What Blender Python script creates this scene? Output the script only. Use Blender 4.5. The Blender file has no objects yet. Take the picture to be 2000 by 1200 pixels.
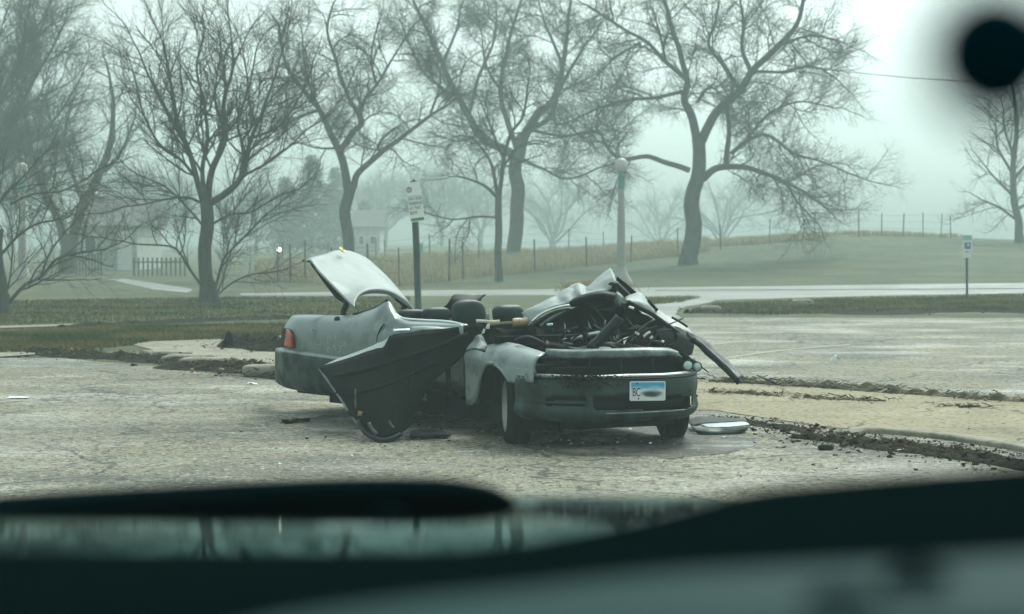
import bpy, math, random
import numpy as np
from mathutils import noise as mnoise, Vector
R = math.radians
rnd = random.Random(7)
S = bpy.context.scene
COL = S.collection

# ------------------------------------------------------------------ camera
F = 70 / 36 * 2000
H = 1.7
PITCH = math.atan(138 / F)
cd = bpy.data.cameras.new('camera'); cam = bpy.data.objects.new('camera', cd); COL.objects.link(cam)
cam.location = (0, 0, H); cam.rotation_euler = (R(90) - PITCH, 0, 0)
cd.lens = 70; cd.sensor_width = 36; cd.clip_start = 0.05; cd.clip_end = 3000
cd.dof.use_dof = True; cd.dof.focus_distance = 17.0; cd.dof.aperture_fstop = 3.7
S.camera = cam

# ------------------------------------------------------------------ sky, sun, exposure
SUN_EL, SUN_ROT = R(48), R(25)
w = bpy.data.worlds.new('World'); S.world = w; w.use_nodes = True
nt = w.node_tree; nt.nodes.clear()
sk = nt.nodes.new('ShaderNodeTexSky'); sk.sky_type = 'NISHITA'; sk.sun_disc = False
sk.sun_elevation = SUN_EL; sk.sun_rotation = SUN_ROT; sk.dust_density = 4; sk.air_density = 1.5
hs = nt.nodes.new('ShaderNodeHueSaturation'); hs.inputs['Saturation'].default_value = 0.12
mu = nt.nodes.new('ShaderNodeMix'); mu.data_type = 'RGBA'; mu.blend_type = 'MULTIPLY'
mu.inputs[0].default_value = 1; mu.inputs[7].default_value = (0.83, 1.0, 0.985, 1)
bg = nt.nodes.new('ShaderNodeBackground'); bg.inputs[1].default_value = 0.15
wo = nt.nodes.new('ShaderNodeOutputWorld')
nt.links.new(sk.outputs[0], hs.inputs['Color']); nt.links.new(hs.outputs[0], mu.inputs[6])
nt.links.new(mu.outputs[2], bg.inputs[0]); nt.links.new(bg.outputs[0], wo.inputs[0])
sd = bpy.data.lights.new('sun', 'SUN'); sd.energy = 1.5; sd.angle = R(25); sd.color = (1, 0.97, 0.88)
sun = bpy.data.objects.new('sun', sd); COL.objects.link(sun)
dv = Vector((math.sin(SUN_ROT) * math.cos(SUN_EL), math.cos(SUN_ROT) * math.cos(SUN_EL), math.sin(SUN_EL)))
sun.rotation_euler = dv.to_track_quat('Z', 'Y').to_euler(); sun.location = (40, 30, 60)
S.view_settings.view_transform = 'Standard'; S.view_settings.look = 'None'
S.view_settings.exposure = 0.55
S.render.engine = 'CYCLES'
S.cycles.use_denoising = True
S.cycles.volume_bounces = 1
S.cycles.max_bounces = 6; S.cycles.diffuse_bounces = 2; S.cycles.glossy_bounces = 3

# ------------------------------------------------------------------ measuring helpers
CP, SP = math.cos(PITCH), math.sin(PITCH)
def ray(px, py):
    a = (px - 1000) / F; b = -(py - 600) / F
    return (a, CP + b * SP, -SP + b * CP)
def proj(p):
    x, y, z = p[0], p[1], p[2] - H
    f = y * CP - z * SP; u = y * SP + z * CP
    return 1000 + F * x / f, 600 - F * u / f
def at(px, py, Y):
    r = ray(px, py); t = Y / r[1]
    return (r[0] * t, Y, H + r[2] * t)
def gnd(px, py, z=0.0):
    r = ray(px, py); t = (z - H) / r[2]
    return (r[0] * t, r[1] * t, z)
class Frame:
    def __init__(s, o, deg):
        a = R(deg); s.o = np.array(o, float)
        s.M = np.array([[math.sin(a), -math.cos(a), 0], [math.cos(a), math.sin(a), 0], [0, 0, 1]])
    def w(s, x, y, z): return tuple(s.o + np.array([x, y, z]) @ s.M)
    def on(s, px, py, **k):
        (ax, v), = k.items(); n = s.M['xyz'.index(ax)]; r = np.array(ray(px, py)); c = np.array((0, 0, H))
        t = (v - n @ (c - s.o)) / (n @ r); return tuple(c + t * r)
def lerp(a, b, t): return a + (b - a) * t
def sstep(a, b, x):
    t = min(1, max(0, (x - a) / (b - a))); return t * t * (3 - 2 * t)

# ------------------------------------------------------------------ object helpers
def tag(o, label=None, cat=None, group=None, kind=None):
    if label: o['label'] = label
    if cat: o['category'] = cat
    if group: o['group'] = group
    if kind: o['kind'] = kind
    return o
def thing(name, label, cat, loc, group=None):
    o = bpy.data.objects.new(name, None); COL.objects.link(o); o.location = loc; o.empty_display_size = 0.2
    return tag(o, label, cat, group)
def mesh(name, verts, faces, mat, base=(0, 0, 0), parent=None, smooth=True, thick=0, bevel=0, midx=None, offset=-1):
    me = bpy.data.meshes.new(name)
    v = np.asarray(verts, dtype=np.float64) - np.asarray(base)
    me.from_pydata(v.tolist(), [], faces if isinstance(faces, list) else faces.tolist())
    mats = mat if isinstance(mat, (list, tuple)) else [mat]
    for m in mats: me.materials.append(m)
    if midx is not None: me.polygons.foreach_set('material_index', np.asarray(midx, dtype=np.int32))
    if smooth: me.polygons.foreach_set('use_smooth', np.ones(len(me.polygons), dtype=bool))
    me.update()
    o = bpy.data.objects.new(name, me); COL.objects.link(o)
    if parent is not None: o.parent = parent
    else: o.location = base
    if thick:
        s = o.modifiers.new('solid', 'SOLIDIFY'); s.thickness = thick; s.offset = offset
    if bevel:
        b = o.modifiers.new('bevel', 'BEVEL'); b.width = bevel; b.segments = 2; b.limit_method = 'ANGLE'
    return o
def catmull(P, n):
    P = np.asarray(P, float); k = len(P)
    if k == 2: return np.array([P[0] + (P[1] - P[0]) * t for t in np.linspace(0, 1, n + 1)])
    out = []
    for i in range(k - 1):
        p0 = P[i - 1] if i else 2 * P[0] - P[1]; p1, p2 = P[i], P[i + 1]
        p3 = P[i + 2] if i + 2 < k else 2 * P[-1] - P[-2]
        for j in range(n):
            t = j / n
            out.append(.5 * (2 * p1 + (p2 - p0) * t + (2 * p0 - 5 * p1 + 4 * p2 - p3) * t * t + (3 * p1 - p0 - 3 * p2 + p3) * t ** 3))
    out.append(P[-1]); return np.array(out)
def gridpts(rows, n=4, m=4):
    rr = np.array([catmull(r, n) for r in rows])
    return np.array([catmull(rr[:, j], m) for j in range(rr.shape[1])]).transpose(1, 0, 2)
def gridfaces(a, b, skip=None):
    f = []
    for i in range(a - 1):
        for j in range(b - 1):
            q = [i * b + j, i * b + j + 1, (i + 1) * b + j + 1, (i + 1) * b + j]
            if skip is None or not skip(q): f.append(q)
    return f
def panel(name, rows, mat, base, parent, n=4, m=4, thick=.008, crumple=0, cs=4.0, skip=None, offset=-1):
    g = gridpts(rows, n, m); a, b, _ = g.shape; v = g.reshape(-1, 3).copy()
    if crumple:
        for i, p in enumerate(v):
            q = Vector(p) * cs
            nv = np.array(mnoise.noise_vector(q)); n3 = np.array(mnoise.noise_vector(q * 2.3 + Vector((7, 3, 1)))); v[i] += nv * crumple * .6 + (.28 - np.abs(n3)) * crumple * .9
    return mesh(name, v, gridfaces(a, b, (lambda q: skip(v[q].mean(0))) if skip else None), mat, base, parent, True, thick, offset=offset)
def frames_along(P):
    P = np.asarray(P, float); T = np.gradient(P, axis=0); T /= np.linalg.norm(T, axis=1)[:, None] + 1e-9
    m = np.abs(T.mean(0)); ref = np.eye(3)[int(np.argmin(m))]
    U = np.cross(T, ref); U /= np.linalg.norm(U, axis=1)[:, None] + 1e-9
    return P, T, U, np.cross(T, U)
def tubegeo(P, r, sides=8, cap=True):
    P, T, U, V = frames_along(P); k = len(P); r = np.broadcast_to(np.asarray(r, float), (k,))
    an = np.arange(sides) / sides * 2 * math.pi
    ring = P[:, None] + (U[:, None] * np.cos(an)[None, :, None] + V[:, None] * np.sin(an)[None, :, None]) * r[:, None, None]
    f = []
    for i in range(k - 1):
        for j in range(sides):
            j2 = (j + 1) % sides; f.append([i * sides + j, i * sides + j2, (i + 1) * sides + j2, (i + 1) * sides + j])
    if cap: f.append(list(range(sides))[::-1]); f.append([(k - 1) * sides + j for j in range(sides)])
    return ring.reshape(-1, 3), f
def tube(name, P, r, mat, base, parent, sides=8, n=4):
    Q = catmull(P, n); k = len(Q)
    if not np.isscalar(r): r = np.interp(np.linspace(0, 1, k), np.linspace(0, 1, len(r)), r)
    v, f = tubegeo(Q, r, sides); return mesh(name, v, f, mat, base, parent)
class MB:
    def __init__(s): s.v = []; s.f = []; s.m = []
    def add(s, v, f, mi=0):
        k = len(s.v); s.v += [tuple(x) for x in v]; s.f += [[i + k for i in q] for q in f]; s.m += [mi] * len(f); return s
    def box(s, c, d, rot=0, mi=0, jit=0, tilt=0):
        ca, sa = math.cos(rot), math.sin(rot); v = []
        for z in (-1, 1):
            for x, y in ((-1, -1), (1, -1), (1, 1), (-1, 1)):
                X, Y, Z = x * d[0] / 2, y * d[1] / 2, z * d[2] / 2
                if jit: X += rnd.uniform(-jit, jit); Y += rnd.uniform(-jit, jit); Z += rnd.uniform(-jit, jit)
                Z += X * tilt
                v.append((c[0] + X * ca - Y * sa, c[1] + X * sa + Y * ca, c[2] + Z))
        return s.add(v, [[3, 2, 1, 0], [4, 5, 6, 7], [0, 1, 5, 4], [1, 2, 6, 5], [2, 3, 7, 6], [3, 0, 4, 7]], mi)
    def fbox(s, fr, a, b, mi=0):
        v = [fr.w(x, y, z) for z in (a[2], b[2]) for x, y in ((a[0], a[1]), (b[0], a[1]), (b[0], b[1]), (a[0], b[1]))]
        return s.add(v, [[3, 2, 1, 0], [4, 5, 6, 7], [0, 1, 5, 4], [1, 2, 6, 5], [2, 3, 7, 6], [3, 0, 4, 7]], mi)
    def tube(s, P, r, sides=6, n=3, mi=0):
        v, f = tubegeo(catmull(P, n), r, sides); return s.add(v, f, mi)
    def lathe(s, prof, o, ax, up, n=24, mi=0, closed=False):
        ax = np.array(ax, float); up = np.array(up, float); sd_ = np.cross(ax, up); o = np.array(o, float); v = []; k = len(prof)
        for i in range(n):
            t = 2 * math.pi * i / n
            for r_, h_ in prof: v.append(o + ax * h_ + (up * math.cos(t) + sd_ * math.sin(t)) * r_)
        f = []
        for i in range(n):
            i2 = (i + 1) % n
            for j in range(k - 1 if not closed else k):
                j2 = (j + 1) % k; f.append([i * k + j, i2 * k + j, i2 * k + j2, i * k + j2])
        return s.add(v, f, mi)
    def build(s, name, mat, base=(0, 0, 0), parent=None, smooth=False, bevel=0):
        return mesh(name, s.v, s.f, mat, base, parent, smooth, 0, bevel, s.m)
def blob(name, c, d, mat, base, parent, fr=None, p=2.6, n=14, crumple=0):
    # rounded cushion, superellipsoid
    v = []; f = []; pw = lambda a: math.copysign(abs(a) ** (2 / p), a)
    for i in range(n + 1):
        ph = -math.pi / 2 + math.pi * i / n
        for j in range(2 * n):
            th = math.pi * j / n
            q = (d[0] / 2 * pw(math.cos(ph)) * pw(math.cos(th)), d[1] / 2 * pw(math.cos(ph)) * pw(math.sin(th)), d[2] / 2 * pw(math.sin(ph)))
            if fr is not None: q = tuple(np.array(q) @ fr.M)
            q = tuple(np.array(c) + np.array(q))
            if crumple: q = tuple(np.array(q) + np.array(mnoise.noise_vector(Vector(q) * 6)) * crumple)
            v.append(q)
    k = 2 * n
    for i in range(n):
        for j in range(k): f.append([i * k + j, i * k + (j + 1) % k, (i + 1) * k + (j + 1) % k, (i + 1) * k + j])
    return mesh(name, v, f, mat, base, parent)
def textmesh(name, txt, size, mat, base, parent, M, depth=.002, sx=1.0, align='LEFT'):
    cu = bpy.data.curves.new(name, 'FONT'); cu.body = txt; cu.size = size; cu.extrude = depth; cu.align_x = align
    to = bpy.data.objects.new(name, cu); COL.objects.link(to)
    bpy.context.view_layer.update()
    me0 = to.evaluated_get(bpy.context.evaluated_depsgraph_get()).to_mesh()
    o_, u_, v_ = [np.array(q, float) for q in M]; n_ = np.cross(u_, v_)
    vs = [o_ + u_ * p.co.x * sx + v_ * p.co.y + n_ * p.co.z for p in me0.vertices]
    fs = [list(p.vertices) for p in me0.polygons]
    bpy.data.objects.remove(to)
    return mesh(name, vs, fs, mat, base, parent, smooth=False)

# ------------------------------------------------------------------ materials
def mat(name, col, rough=.6, metal=0, col2=None, scale=5, detail=4, bump=0, bscale=40, coat=0, spec=.5, ramp=(.35, .65), stretch=(1, 1, 1), rough2=None, emit=None, distortion=0):
    m = bpy.data.materials.new(name); m.use_nodes = True; t = m.node_tree; b = t.nodes['Principled BSDF']
    b.inputs['Roughness'].default_value = rough; b.inputs['Metallic'].default_value = metal
    b.inputs['Base Color'].default_value = (*col, 1); b.inputs['Coat Weight'].default_value = coat
    b.inputs['Coat Roughness'].default_value = .06; b.inputs['Specular IOR Level'].default_value = spec
    tc = t.nodes.new('ShaderNodeTexCoord'); mp = t.nodes.new('ShaderNodeMapping'); mp.inputs['Scale'].default_value = stretch
    t.links.new(tc.outputs['Object'], mp.inputs[0])
    if col2:
        nz = t.nodes.new('ShaderNodeTexNoise'); nz.inputs['Scale'].default_value = scale; nz.inputs['Detail'].default_value = detail
        nz.inputs['Roughness'].default_value = .62; nz.inputs['Distortion'].default_value = distortion
        t.links.new(mp.outputs[0], nz.inputs['Vector'])
        mr = t.nodes.new('ShaderNodeMapRange'); mr.inputs[1].default_value = ramp[0]; mr.inputs[2].default_value = ramp[1]
        t.links.new(nz.outputs[0], mr.inputs[0])
        mx = t.nodes.new('ShaderNodeMix'); mx.data_type = 'RGBA'; mx.inputs[6].default_value = (*col, 1); mx.inputs[7].default_value = (*col2, 1)
        t.links.new(mr.outputs[0], mx.inputs[0]); t.links.new(mx.outputs[2], b.inputs['Base Color'])
        if rough2 is not None:
            r_ = t.nodes.new('ShaderNodeMapRange'); r_.inputs[3].default_value = rough; r_.inputs[4].default_value = rough2
            t.links.new(mr.outputs[0], r_.inputs[0]); t.links.new(r_.outputs[0], b.inputs['Roughness'])
    if bump:
        n2 = t.nodes.new('ShaderNodeTexNoise'); n2.inputs['Scale'].default_value = bscale; n2.inputs['Detail'].default_value = 3
        t.links.new(mp.outputs[0], n2.inputs['Vector'])
        bp = t.nodes.new('ShaderNodeBump'); bp.inputs['Strength'].default_value = bump; bp.inputs['Distance'].default_value = .02
        t.links.new(n2.outputs[0], bp.inputs['Height']); t.links.new(bp.outputs[0], b.inputs['Normal'])
    if emit:
        b.inputs['Emission Color'].default_value = (*emit[0], 1); b.inputs['Emission Strength'].default_value = emit[1]
    return m
def ground_mat(name, base, layers, rough=.85, bump=.3, bscale=60, crack=None, wet=None):
    """layers: (colour, scale, lo, hi, stretch, offset) noise-masked patches over a base colour; crack: (scale, width, colour)"""
    m = bpy.data.materials.new(name); m.use_nodes = True; t = m.node_tree; b = t.nodes['Principled BSDF']
    b.inputs['Roughness'].default_value = rough; b.inputs['Specular IOR Level'].default_value = .3
    tc = t.nodes.new('ShaderNodeTexCoord')
    cur = None
    def noise(scale, st, off, det=5, rg=.6, dist=0):
        mp = t.nodes.new('ShaderNodeMapping'); mp.inputs['Scale'].default_value = st; mp.inputs['Location'].default_value = (off, off * 1.7, 0)
        t.links.new(tc.outputs['Object'], mp.inputs[0])
        nz = t.nodes.new('ShaderNodeTexNoise'); nz.inputs['Scale'].default_value = scale; nz.inputs['Detail'].default_value = det
        nz.inputs['Roughness'].default_value = rg; nz.inputs['Distortion'].default_value = dist
        t.links.new(mp.outputs[0], nz.inputs['Vector']); return nz
    def mix(fac, col):
        nonlocal cur
        mx = t.nodes.new('ShaderNodeMix'); mx.data_type = 'RGBA'
        if cur is None: mx.inputs[6].default_value = (*base, 1)
        else: t.links.new(cur, mx.inputs[6])
        mx.inputs[7].default_value = (*col, 1); t.links.new(fac, mx.inputs[0]); cur = mx.outputs[2]
    for (c, sc, lo, hi, st, off) in layers:
        nz = noise(sc, st, off); mr = t.nodes.new('ShaderNodeMapRange'); mr.inputs[1].default_value = lo; mr.inputs[2].default_value = hi
        t.links.new(nz.outputs[0], mr.inputs[0]); mix(mr.outputs[0], c)
    if crack:
        for sc, wd, cc, lo in crack:
            wn = noise(sc * 2.2, (1, 1, 1), 3.1, 4)
            va = t.nodes.new('ShaderNodeVectorMath'); va.operation = 'MULTIPLY_ADD'
            va.inputs[1].default_value = (.9 / sc * .5,) * 3
            t.links.new(wn.outputs[1], va.inputs[0]); t.links.new(tc.outputs['Object'], va.inputs[2])
            vo = t.nodes.new('ShaderNodeTexVoronoi'); vo.feature = 'DISTANCE_TO_EDGE'; vo.inputs['Scale'].default_value = sc
            t.links.new(va.outputs[0], vo.inputs['Vector'])
            mr = t.nodes.new('ShaderNodeMapRange'); mr.inputs[1].default_value = 0; mr.inputs[2].default_value = wd
            mr.inputs[3].default_value = 1; mr.inputs[4].default_value = 0
            t.links.new(vo.outputs[0], mr.inputs[0])
            gate = noise(.35, (1, 1, 1), 11.3, 3); g2 = t.nodes.new('ShaderNodeMapRange'); g2.inputs[1].default_value = lo; g2.inputs[2].default_value = lo + .12
            t.links.new(gate.outputs[0], g2.inputs[0])
            ml = t.nodes.new('ShaderNodeMath'); ml.operation = 'MULTIPLY'
            t.links.new(mr.outputs[0], ml.inputs[0]); t.links.new(g2.outputs[0], ml.inputs[1]); mix(ml.outputs[0], cc)
    t.links.new(cur, b.inputs['Base Color'])
    if wet:
        nz = noise(wet[0], (1, 1.6, 1), 5.5, 4); mr = t.nodes.new('ShaderNodeMapRange'); mr.inputs[1].default_value = wet[1]; mr.inputs[2].default_value = wet[2]
        mr.inputs[3].default_value = rough; mr.inputs[4].default_value = wet[3]
        t.links.new(nz.outputs[0], mr.inputs[0]); t.links.new(mr.outputs[0], b.inputs['Roughness'])
    if bump:
        n2 = noise(bscale, (1, 1, 1), 0, 4, .7); bp = t.nodes.new('ShaderNodeBump'); bp.inputs['Strength'].default_value = bump; bp.inputs['Distance'].default_value = .012
        t.links.new(n2.outputs[0], bp.inputs['Height']); t.links.new(bp.outputs[0], b.inputs['Normal'])
    return m
M = {}
M['asphalt'] = ground_mat('asphalt', (.235, .22, .158), [
    ((.115, .12, .095), .3, .46, .64, (1, 1.5, 1), 3),
    ((.25, .215, .135), .45, .50, .66, (1, 1, 1), 21),
    ((.44, .43, .35), .42, .54, .68, (.8, 1.5, 1), 9),
    ((.42, .41, .34), 1.1, .58, .74, (.8, 1.6, 1), 15),
    ((.04, .042, .034), 12, .52, .62, (1, 1, 1), 4),
    ((.48, .46, .37), 20, .57, .66, (1, 1, 1), 8),
    ((.03, .032, .028), 38, .54, .62, (1, 1, 1), 14)],
    rough=.85, bump=.8, bscale=28, crack=[(.33, .012, (.02, .024, .02), .30), (1.5, .02, (.03, .034, .03), .45), (5, .05, (.035, .038, .034), .5)], wet=(.4, .5, .66, .5))
M['gravel'] = ground_mat('pavement', (.29, .25, .155), [
    ((.18, .155, .10), .9, .5, .7, (1, 1, 1), 2), ((.36, .315, .20), .5, .55, .7, (1, 1, 1), 6),
    ((.07, .065, .045), 17, .54, .64, (1, 1, 1), 4), ((.45, .41, .30), 26, .59, .67, (1, 1, 1), 9)],
    rough=.9, bump=.5, bscale=55, crack=[(.42, .012, (.06, .055, .04), .3)])
M['concrete'] = ground_mat('concrete', (.27, .25, .19), [((.19, .175, .13), 1.2, .45, .7, (1, 1, 1), 2), ((.12, .105, .075), 6, .52, .7, (1, 1, 1), 7)],
    rough=.85, bump=.3, crack=[(.6, .02, (.12, .11, .09), .4)])
M['road'] = ground_mat('road', (.18, .185, .165), [((.13, .14, .125), .3, .45, .65, (.4, 1, 1), 2), ((.22, .22, .20), 1.2, .5, .7, (.5, 1, 1), 7)], rough=.7, bump=.1, wet=(.3, .4, .6, .4))
M['grass'] = ground_mat('grass', (.034, .058, .022), [((.125, .11, .045), .22, .48, .66, (.6, 1, 1), 4), ((.10, .09, .04), 1.1, .45, .6, (1, 1, 1), 17), ((.020, .040, .015), .6, .5, .7, (.6, 1.4, 1), 8),
    ((.12, .11, .05), 1.6, .56, .8, (.5, 1, 1), 2), ((.03, .045, .025), 14, .55, .72, (1, 1, 1), 12)], rough=.95, bump=.8, bscale=25)
M['blade'] = mat('grass_blade', (.05, .082, .026), .95, spec=.05, col2=(.21, .17, .065), scale=.5, ramp=(.4, .6))
M['dry'] = mat('dry_grass', (.50, .42, .26), .95, col2=(.36, .30, .18), scale=.5, ramp=(.35, .65))
M['tuft'] = mat('orange_grass', (.34, .24, .10), .95, col2=(.20, .17, .09), scale=1.2)
M['soil'] = mat('soil', (.012, .012, .009), .95, spec=.05, col2=(.045, .036, .022), scale=11, bump=1, bscale=30, ramp=(.4, .7))
M['litter'] = mat('leaf_litter', (.022, .018, .012), .95, spec=.05, col2=(.07, .048, .026), scale=9, ramp=(.45, .6))
M['deadgrass'] = mat('dead_grass', (.10, .08, .04), .95, col2=(.045, .04, .025), scale=8)
M['bark'] = mat('bark', (.062, .074, .060), .95, spec=.05, col2=(.105, .115, .094), scale=9, bump=.8, bscale=22, stretch=(1, 1, .25))
M['twig'] = mat('twig_bark', (.065, .066, .052), .95, spec=.05, col2=(.095, .086, .064), scale=2)
M['needle'] = mat('needles', (.025, .045, .03), .9, col2=(.045, .065, .04), scale=3)
M['paint'] = mat('car_paint', (.22, .265, .255), .38, .3, col2=(.10, .12, .112), scale=4, detail=9, coat=.15, ramp=(.50, .74), rough2=.6)
M['paint_dirty'] = mat('dirty_car_paint', (.19, .23, .222), .38, .3, col2=(.065, .068, .058), scale=5, detail=8, coat=.3, ramp=(.56, .68), rough2=.8)
M['paint_skylit'] = mat('skylit_car_paint', (.30, .345, .33), .6, .0, spec=.3, col2=(.24, .275, .265), scale=5, detail=6, coat=.1, ramp=(.4, .7))  # car paint made paler, sky light put into the colour of upper panels
M['bumper'] = mat('bumper_paint', (.027, .052, .046), .48, .0, spec=.25, col2=(.016, .024, .021), scale=4, detail=8, ramp=(.46, .64), rough2=.85)
M['ledge'] = mat('bumper_ledge_paint', (.22, .25, .24), .4, .3, col2=(.10, .10, .085), scale=6, detail=8, ramp=(.55, .66), rough2=.8)
M['black'] = mat('black_plastic', (.006, .009, .0085), .6, spec=.15, bump=.1)
M['dark'] = mat('dark_metal', (.010, .015, .014), .5, .2, spec=.3, col2=(.025, .032, .030), scale=6, ramp=(.5, .7))
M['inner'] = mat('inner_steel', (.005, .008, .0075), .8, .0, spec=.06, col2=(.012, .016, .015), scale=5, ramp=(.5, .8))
M['liner'] = mat('trim_cloth', (.016, .03, .028), .85, bump=.2, bscale=80)
M['seat'] = mat('seat_leather', (.016, .036, .033), .5, spec=.3, col2=(.010, .024, .022), scale=8, bump=.1, bscale=30)
M['greytrim'] = mat('grey_trim', (.045, .052, .05), .7, spec=.2, bump=.1)
M['chrome'] = mat('chrome', (.75, .78, .77), .18, 1)
M['steel'] = mat('bare_steel', (.16, .20, .19), .45, .6, col2=(.05, .065, .06), scale=12)
M['tyre'] = mat('tyre_rubber', (.007, .009, .0085), .85, spec=.1, bump=.4, bscale=60)
M['rim'] = mat('rim_alloy', (.5, .52, .51), .3, .9)
M['red'] = mat('red_lens', (.55, .03, .02), .3, col2=(.28, .015, .012), scale=14, ramp=(.4, .6))
M['lamp_glass'] = mat('headlight_glass', (.50, .66, .60), .1, .1, coat=1)
M['white'] = mat('white_plastic', (.72, .74, .72), .5)
M['tan'] = mat('tan_foam', (.36, .26, .13), .8, col2=(.25, .17, .08), scale=9, bump=.3, bscale=40)
M['palewood'] = mat('pale_trim', (.66, .62, .53), .6, col2=(.5, .45, .36), scale=12)
M['maroon'] = mat('maroon_cloth', (.035, .015, .013), .9)
M['gold'] = mat('gold_badge', (.62, .48, .18), .25, .9)
M['chalk'] = mat('chalk', (.46, .50, .49), .9)
M['green_post'] = mat('green_paint', (.018, .05, .038), .5, col2=(.03, .07, .055), scale=10)
M['signwhite'] = mat('sign_white', (.80, .83, .81), .35)
M['signgreen'] = mat('sign_green', (.04, .24, .09), .4)
M['signtext'] = mat('sign_text', (.06, .14, .11), .5)
M['signblue'] = mat('sign_blue', (.05, .25, .45), .4)
M['signteal'] = mat('sign_teal', (.35, .60, .55), .4)
M['lpconc'] = mat('lamp_concrete', (.36, .335, .32), .8, col2=(.29, .27, .255), scale=8, bump=.2)
M['lpgreen'] = mat('lamp_collar', (.06, .25, .22), .5)
M['globe'] = mat('lamp_globe', (.48, .48, .45), .4)
M['lit'] = mat('lit_lamp', (.9, .9, .8), .5, emit=((1, .95, .8), 14))
M['wall'] = mat('house_wall', (.5, .5, .47), .8, col2=(.36, .36, .34), scale=2)
M['roofing'] = mat('house_roof', (.10, .10, .10), .9, col2=(.14, .14, .13), scale=4)
M['door'] = mat('white_door', (.75, .74, .72), .6)
M['glassdark'] = mat('window_glass', (.03, .04, .04), .1)
M['wood'] = mat('weathered_post', (.07, .065, .052), .9, col2=(.13, .12, .10), scale=6)
M['bonnet'] = mat('teal_black_paint', (.03, .16, .145), .05, 1)
M['bonnet'].node_tree.nodes['Principled BSDF'].inputs['Specular Tint'].default_value = (.13, .36, .34, 1)
M['fgpaint'] = mat('teal_grey_paint', (.006, .032, .031), .6, .0, spec=.03)
M['seal'] = mat('teal_black_trim', (.008, .022, .019), .45, spec=.3)
M['rubber'] = mat('black_rubber', (.001, .007, .008), .9, spec=0)
M['glint'] = mat('teal_glint', (.13, .27, .245), .5, spec=.1)  # pale teal that paints a highlight onto the black cover
M['picket'] = mat('grey_picket', (.13, .14, .125), .9)
M['damp_shade'] = ground_mat('damp_shaded_asphalt', (.075, .075, .06), [((.035, .037, .032), .9, .45, .62, (1, 1, 1), 3), ((.16, .155, .12), 1.6, .52, .66, (1, 1, 1), 9), ((.02, .022, .02), 12, .52, .62, (1, 1, 1), 4), ((.26, .25, .20), 20, .58, .68, (1, 1, 1), 8)], rough=.75, bump=.8, bscale=28, wet=(1.1, .5, .62, .35))  # damp asphalt, darkened further to paint in the wreck's shade
M['disc'] = mat('blue_black_rubber', (.001, .013, .018), .9, spec=0)
M['cowl'] = mat('black_cowl_plastic', (.002, .006, .006), .8, spec=0.0)
M['yellow'] = mat('faded_yellow_paint', (.36, .31, .16), .8, col2=(.24, .23, .19), scale=6, ramp=(.35, .6))

# ================================================================== terrain and ground sheets
def px_at(X, Y): return 1000 + F * X / Y
ZC = ([-40, -16, -12, -6, 3, 7.4, 11.8, 19.2, 25, 29.6, 40, 70], [0, 0, .13, .37, .67, .96, 1.33, 1.82, 1.66, 1.5, 1.3, 1.0])
def terr(X, Y):
    zc = float(np.interp(X * 115 / max(Y, 60), *ZC))
    if Y < 74: return 0.0
    if Y < 115:
        t = (Y - 74) / 41; return zc * (.55 * t * t * (3 - 2 * t) + .45 * t)
    return zc - sstep(115, 165, Y) * 2.2 * sstep(-8, 6, X)
def on_terr(px, py, ymax=113.0, lift=0):
    r = ray(px, py); Y = 8.0
    while Y < ymax:
        t = Y / r[1]
        if H + r[2] * t <= terr(r[0] * t, Y) + lift: break
        Y += .1
    X = r[0] * Y / r[1]; return (X, Y, terr(X, Y))
xs = np.concatenate([np.linspace(-320, -60, 14)[:-1], np.linspace(-60, 60, 81), np.linspace(60, 320, 14)[1:]])
ys = np.concatenate([np.linspace(-25, 70, 20)[:-1], np.linspace(70, 170, 61), np.linspace(170, 360, 14)[1:]])
tv = [(x, y, terr(x, y) + (.03 * mnoise.noise(Vector((x * .4, y * .4, 0))) if y > 78 else 0)) for y in ys for x in xs]
tag(mesh('ground', tv, gridfaces(len(ys), len(xs)), M['grass']), kind='structure')

def roughen(P, step=1.0, j=.12, seed=0):
    out = []; rr = random.Random(seed); P = [tuple(p[:2]) for p in P]
    for i, a in enumerate(P):
        b = P[(i + 1) % len(P)]; d = math.dist(a, b); k = max(1, min(90, int(d / step)))
        for q in range(k):
            t = q / k; x, y = lerp(a[0], b[0], t), lerp(a[1], b[1], t)
            n = mnoise.noise_vector(Vector((x * .7, y * .7, seed))) * j + mnoise.noise_vector(Vector((x * 2.3, y * 2.3, seed))) * j * .5
            out.append((x + n[0], y + n[1]))
    return out
def sheet(name, pix, z, m, j=.12, step=.8, extra=(), seed=0):
    P = [gnd(*p)[:2] for p in pix] + list(extra)
    P = roughen(P, step, j, seed)
    return tag(mesh(name, [(x, y, z) for x, y in P], [list(range(len(P)))], m, smooth=False), kind='structure')
sheet('parking_lot', [(-500, 699), (0, 701), (130, 700), (260, 712), (400, 728), (540, 745), (640, 725), (720, 690), (800, 640), (900, 622), (1330, 621), (1700, 621), (2000, 622), (2500, 623)], .004, M['asphalt'], .18,
      extra=[(45, -15), (-45, -15)])
sheet('pavement', [(1050, 752), (1390, 748), (1700, 768), (2000, 785), (2500, 812), (2700, 935), (2000, 874), (1850, 852), (1640, 838), (1450, 812), (1390, 803), (1050, 800)], .009, M['gravel'], .07, seed=3)
sheet('concrete_slab', [(255, 672), (300, 668), (480, 662), (560, 657), (700, 660), (700, 700), (540, 712), (430, 708), (330, 694)], .010, M['concrete'], .07, step=.5, seed=4)
sheet('concrete_slab', [(505, 661), (530, 656), (620, 655), (620, 672), (540, 671)], .015, M['concrete'], .04, step=.5, seed=14)
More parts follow.
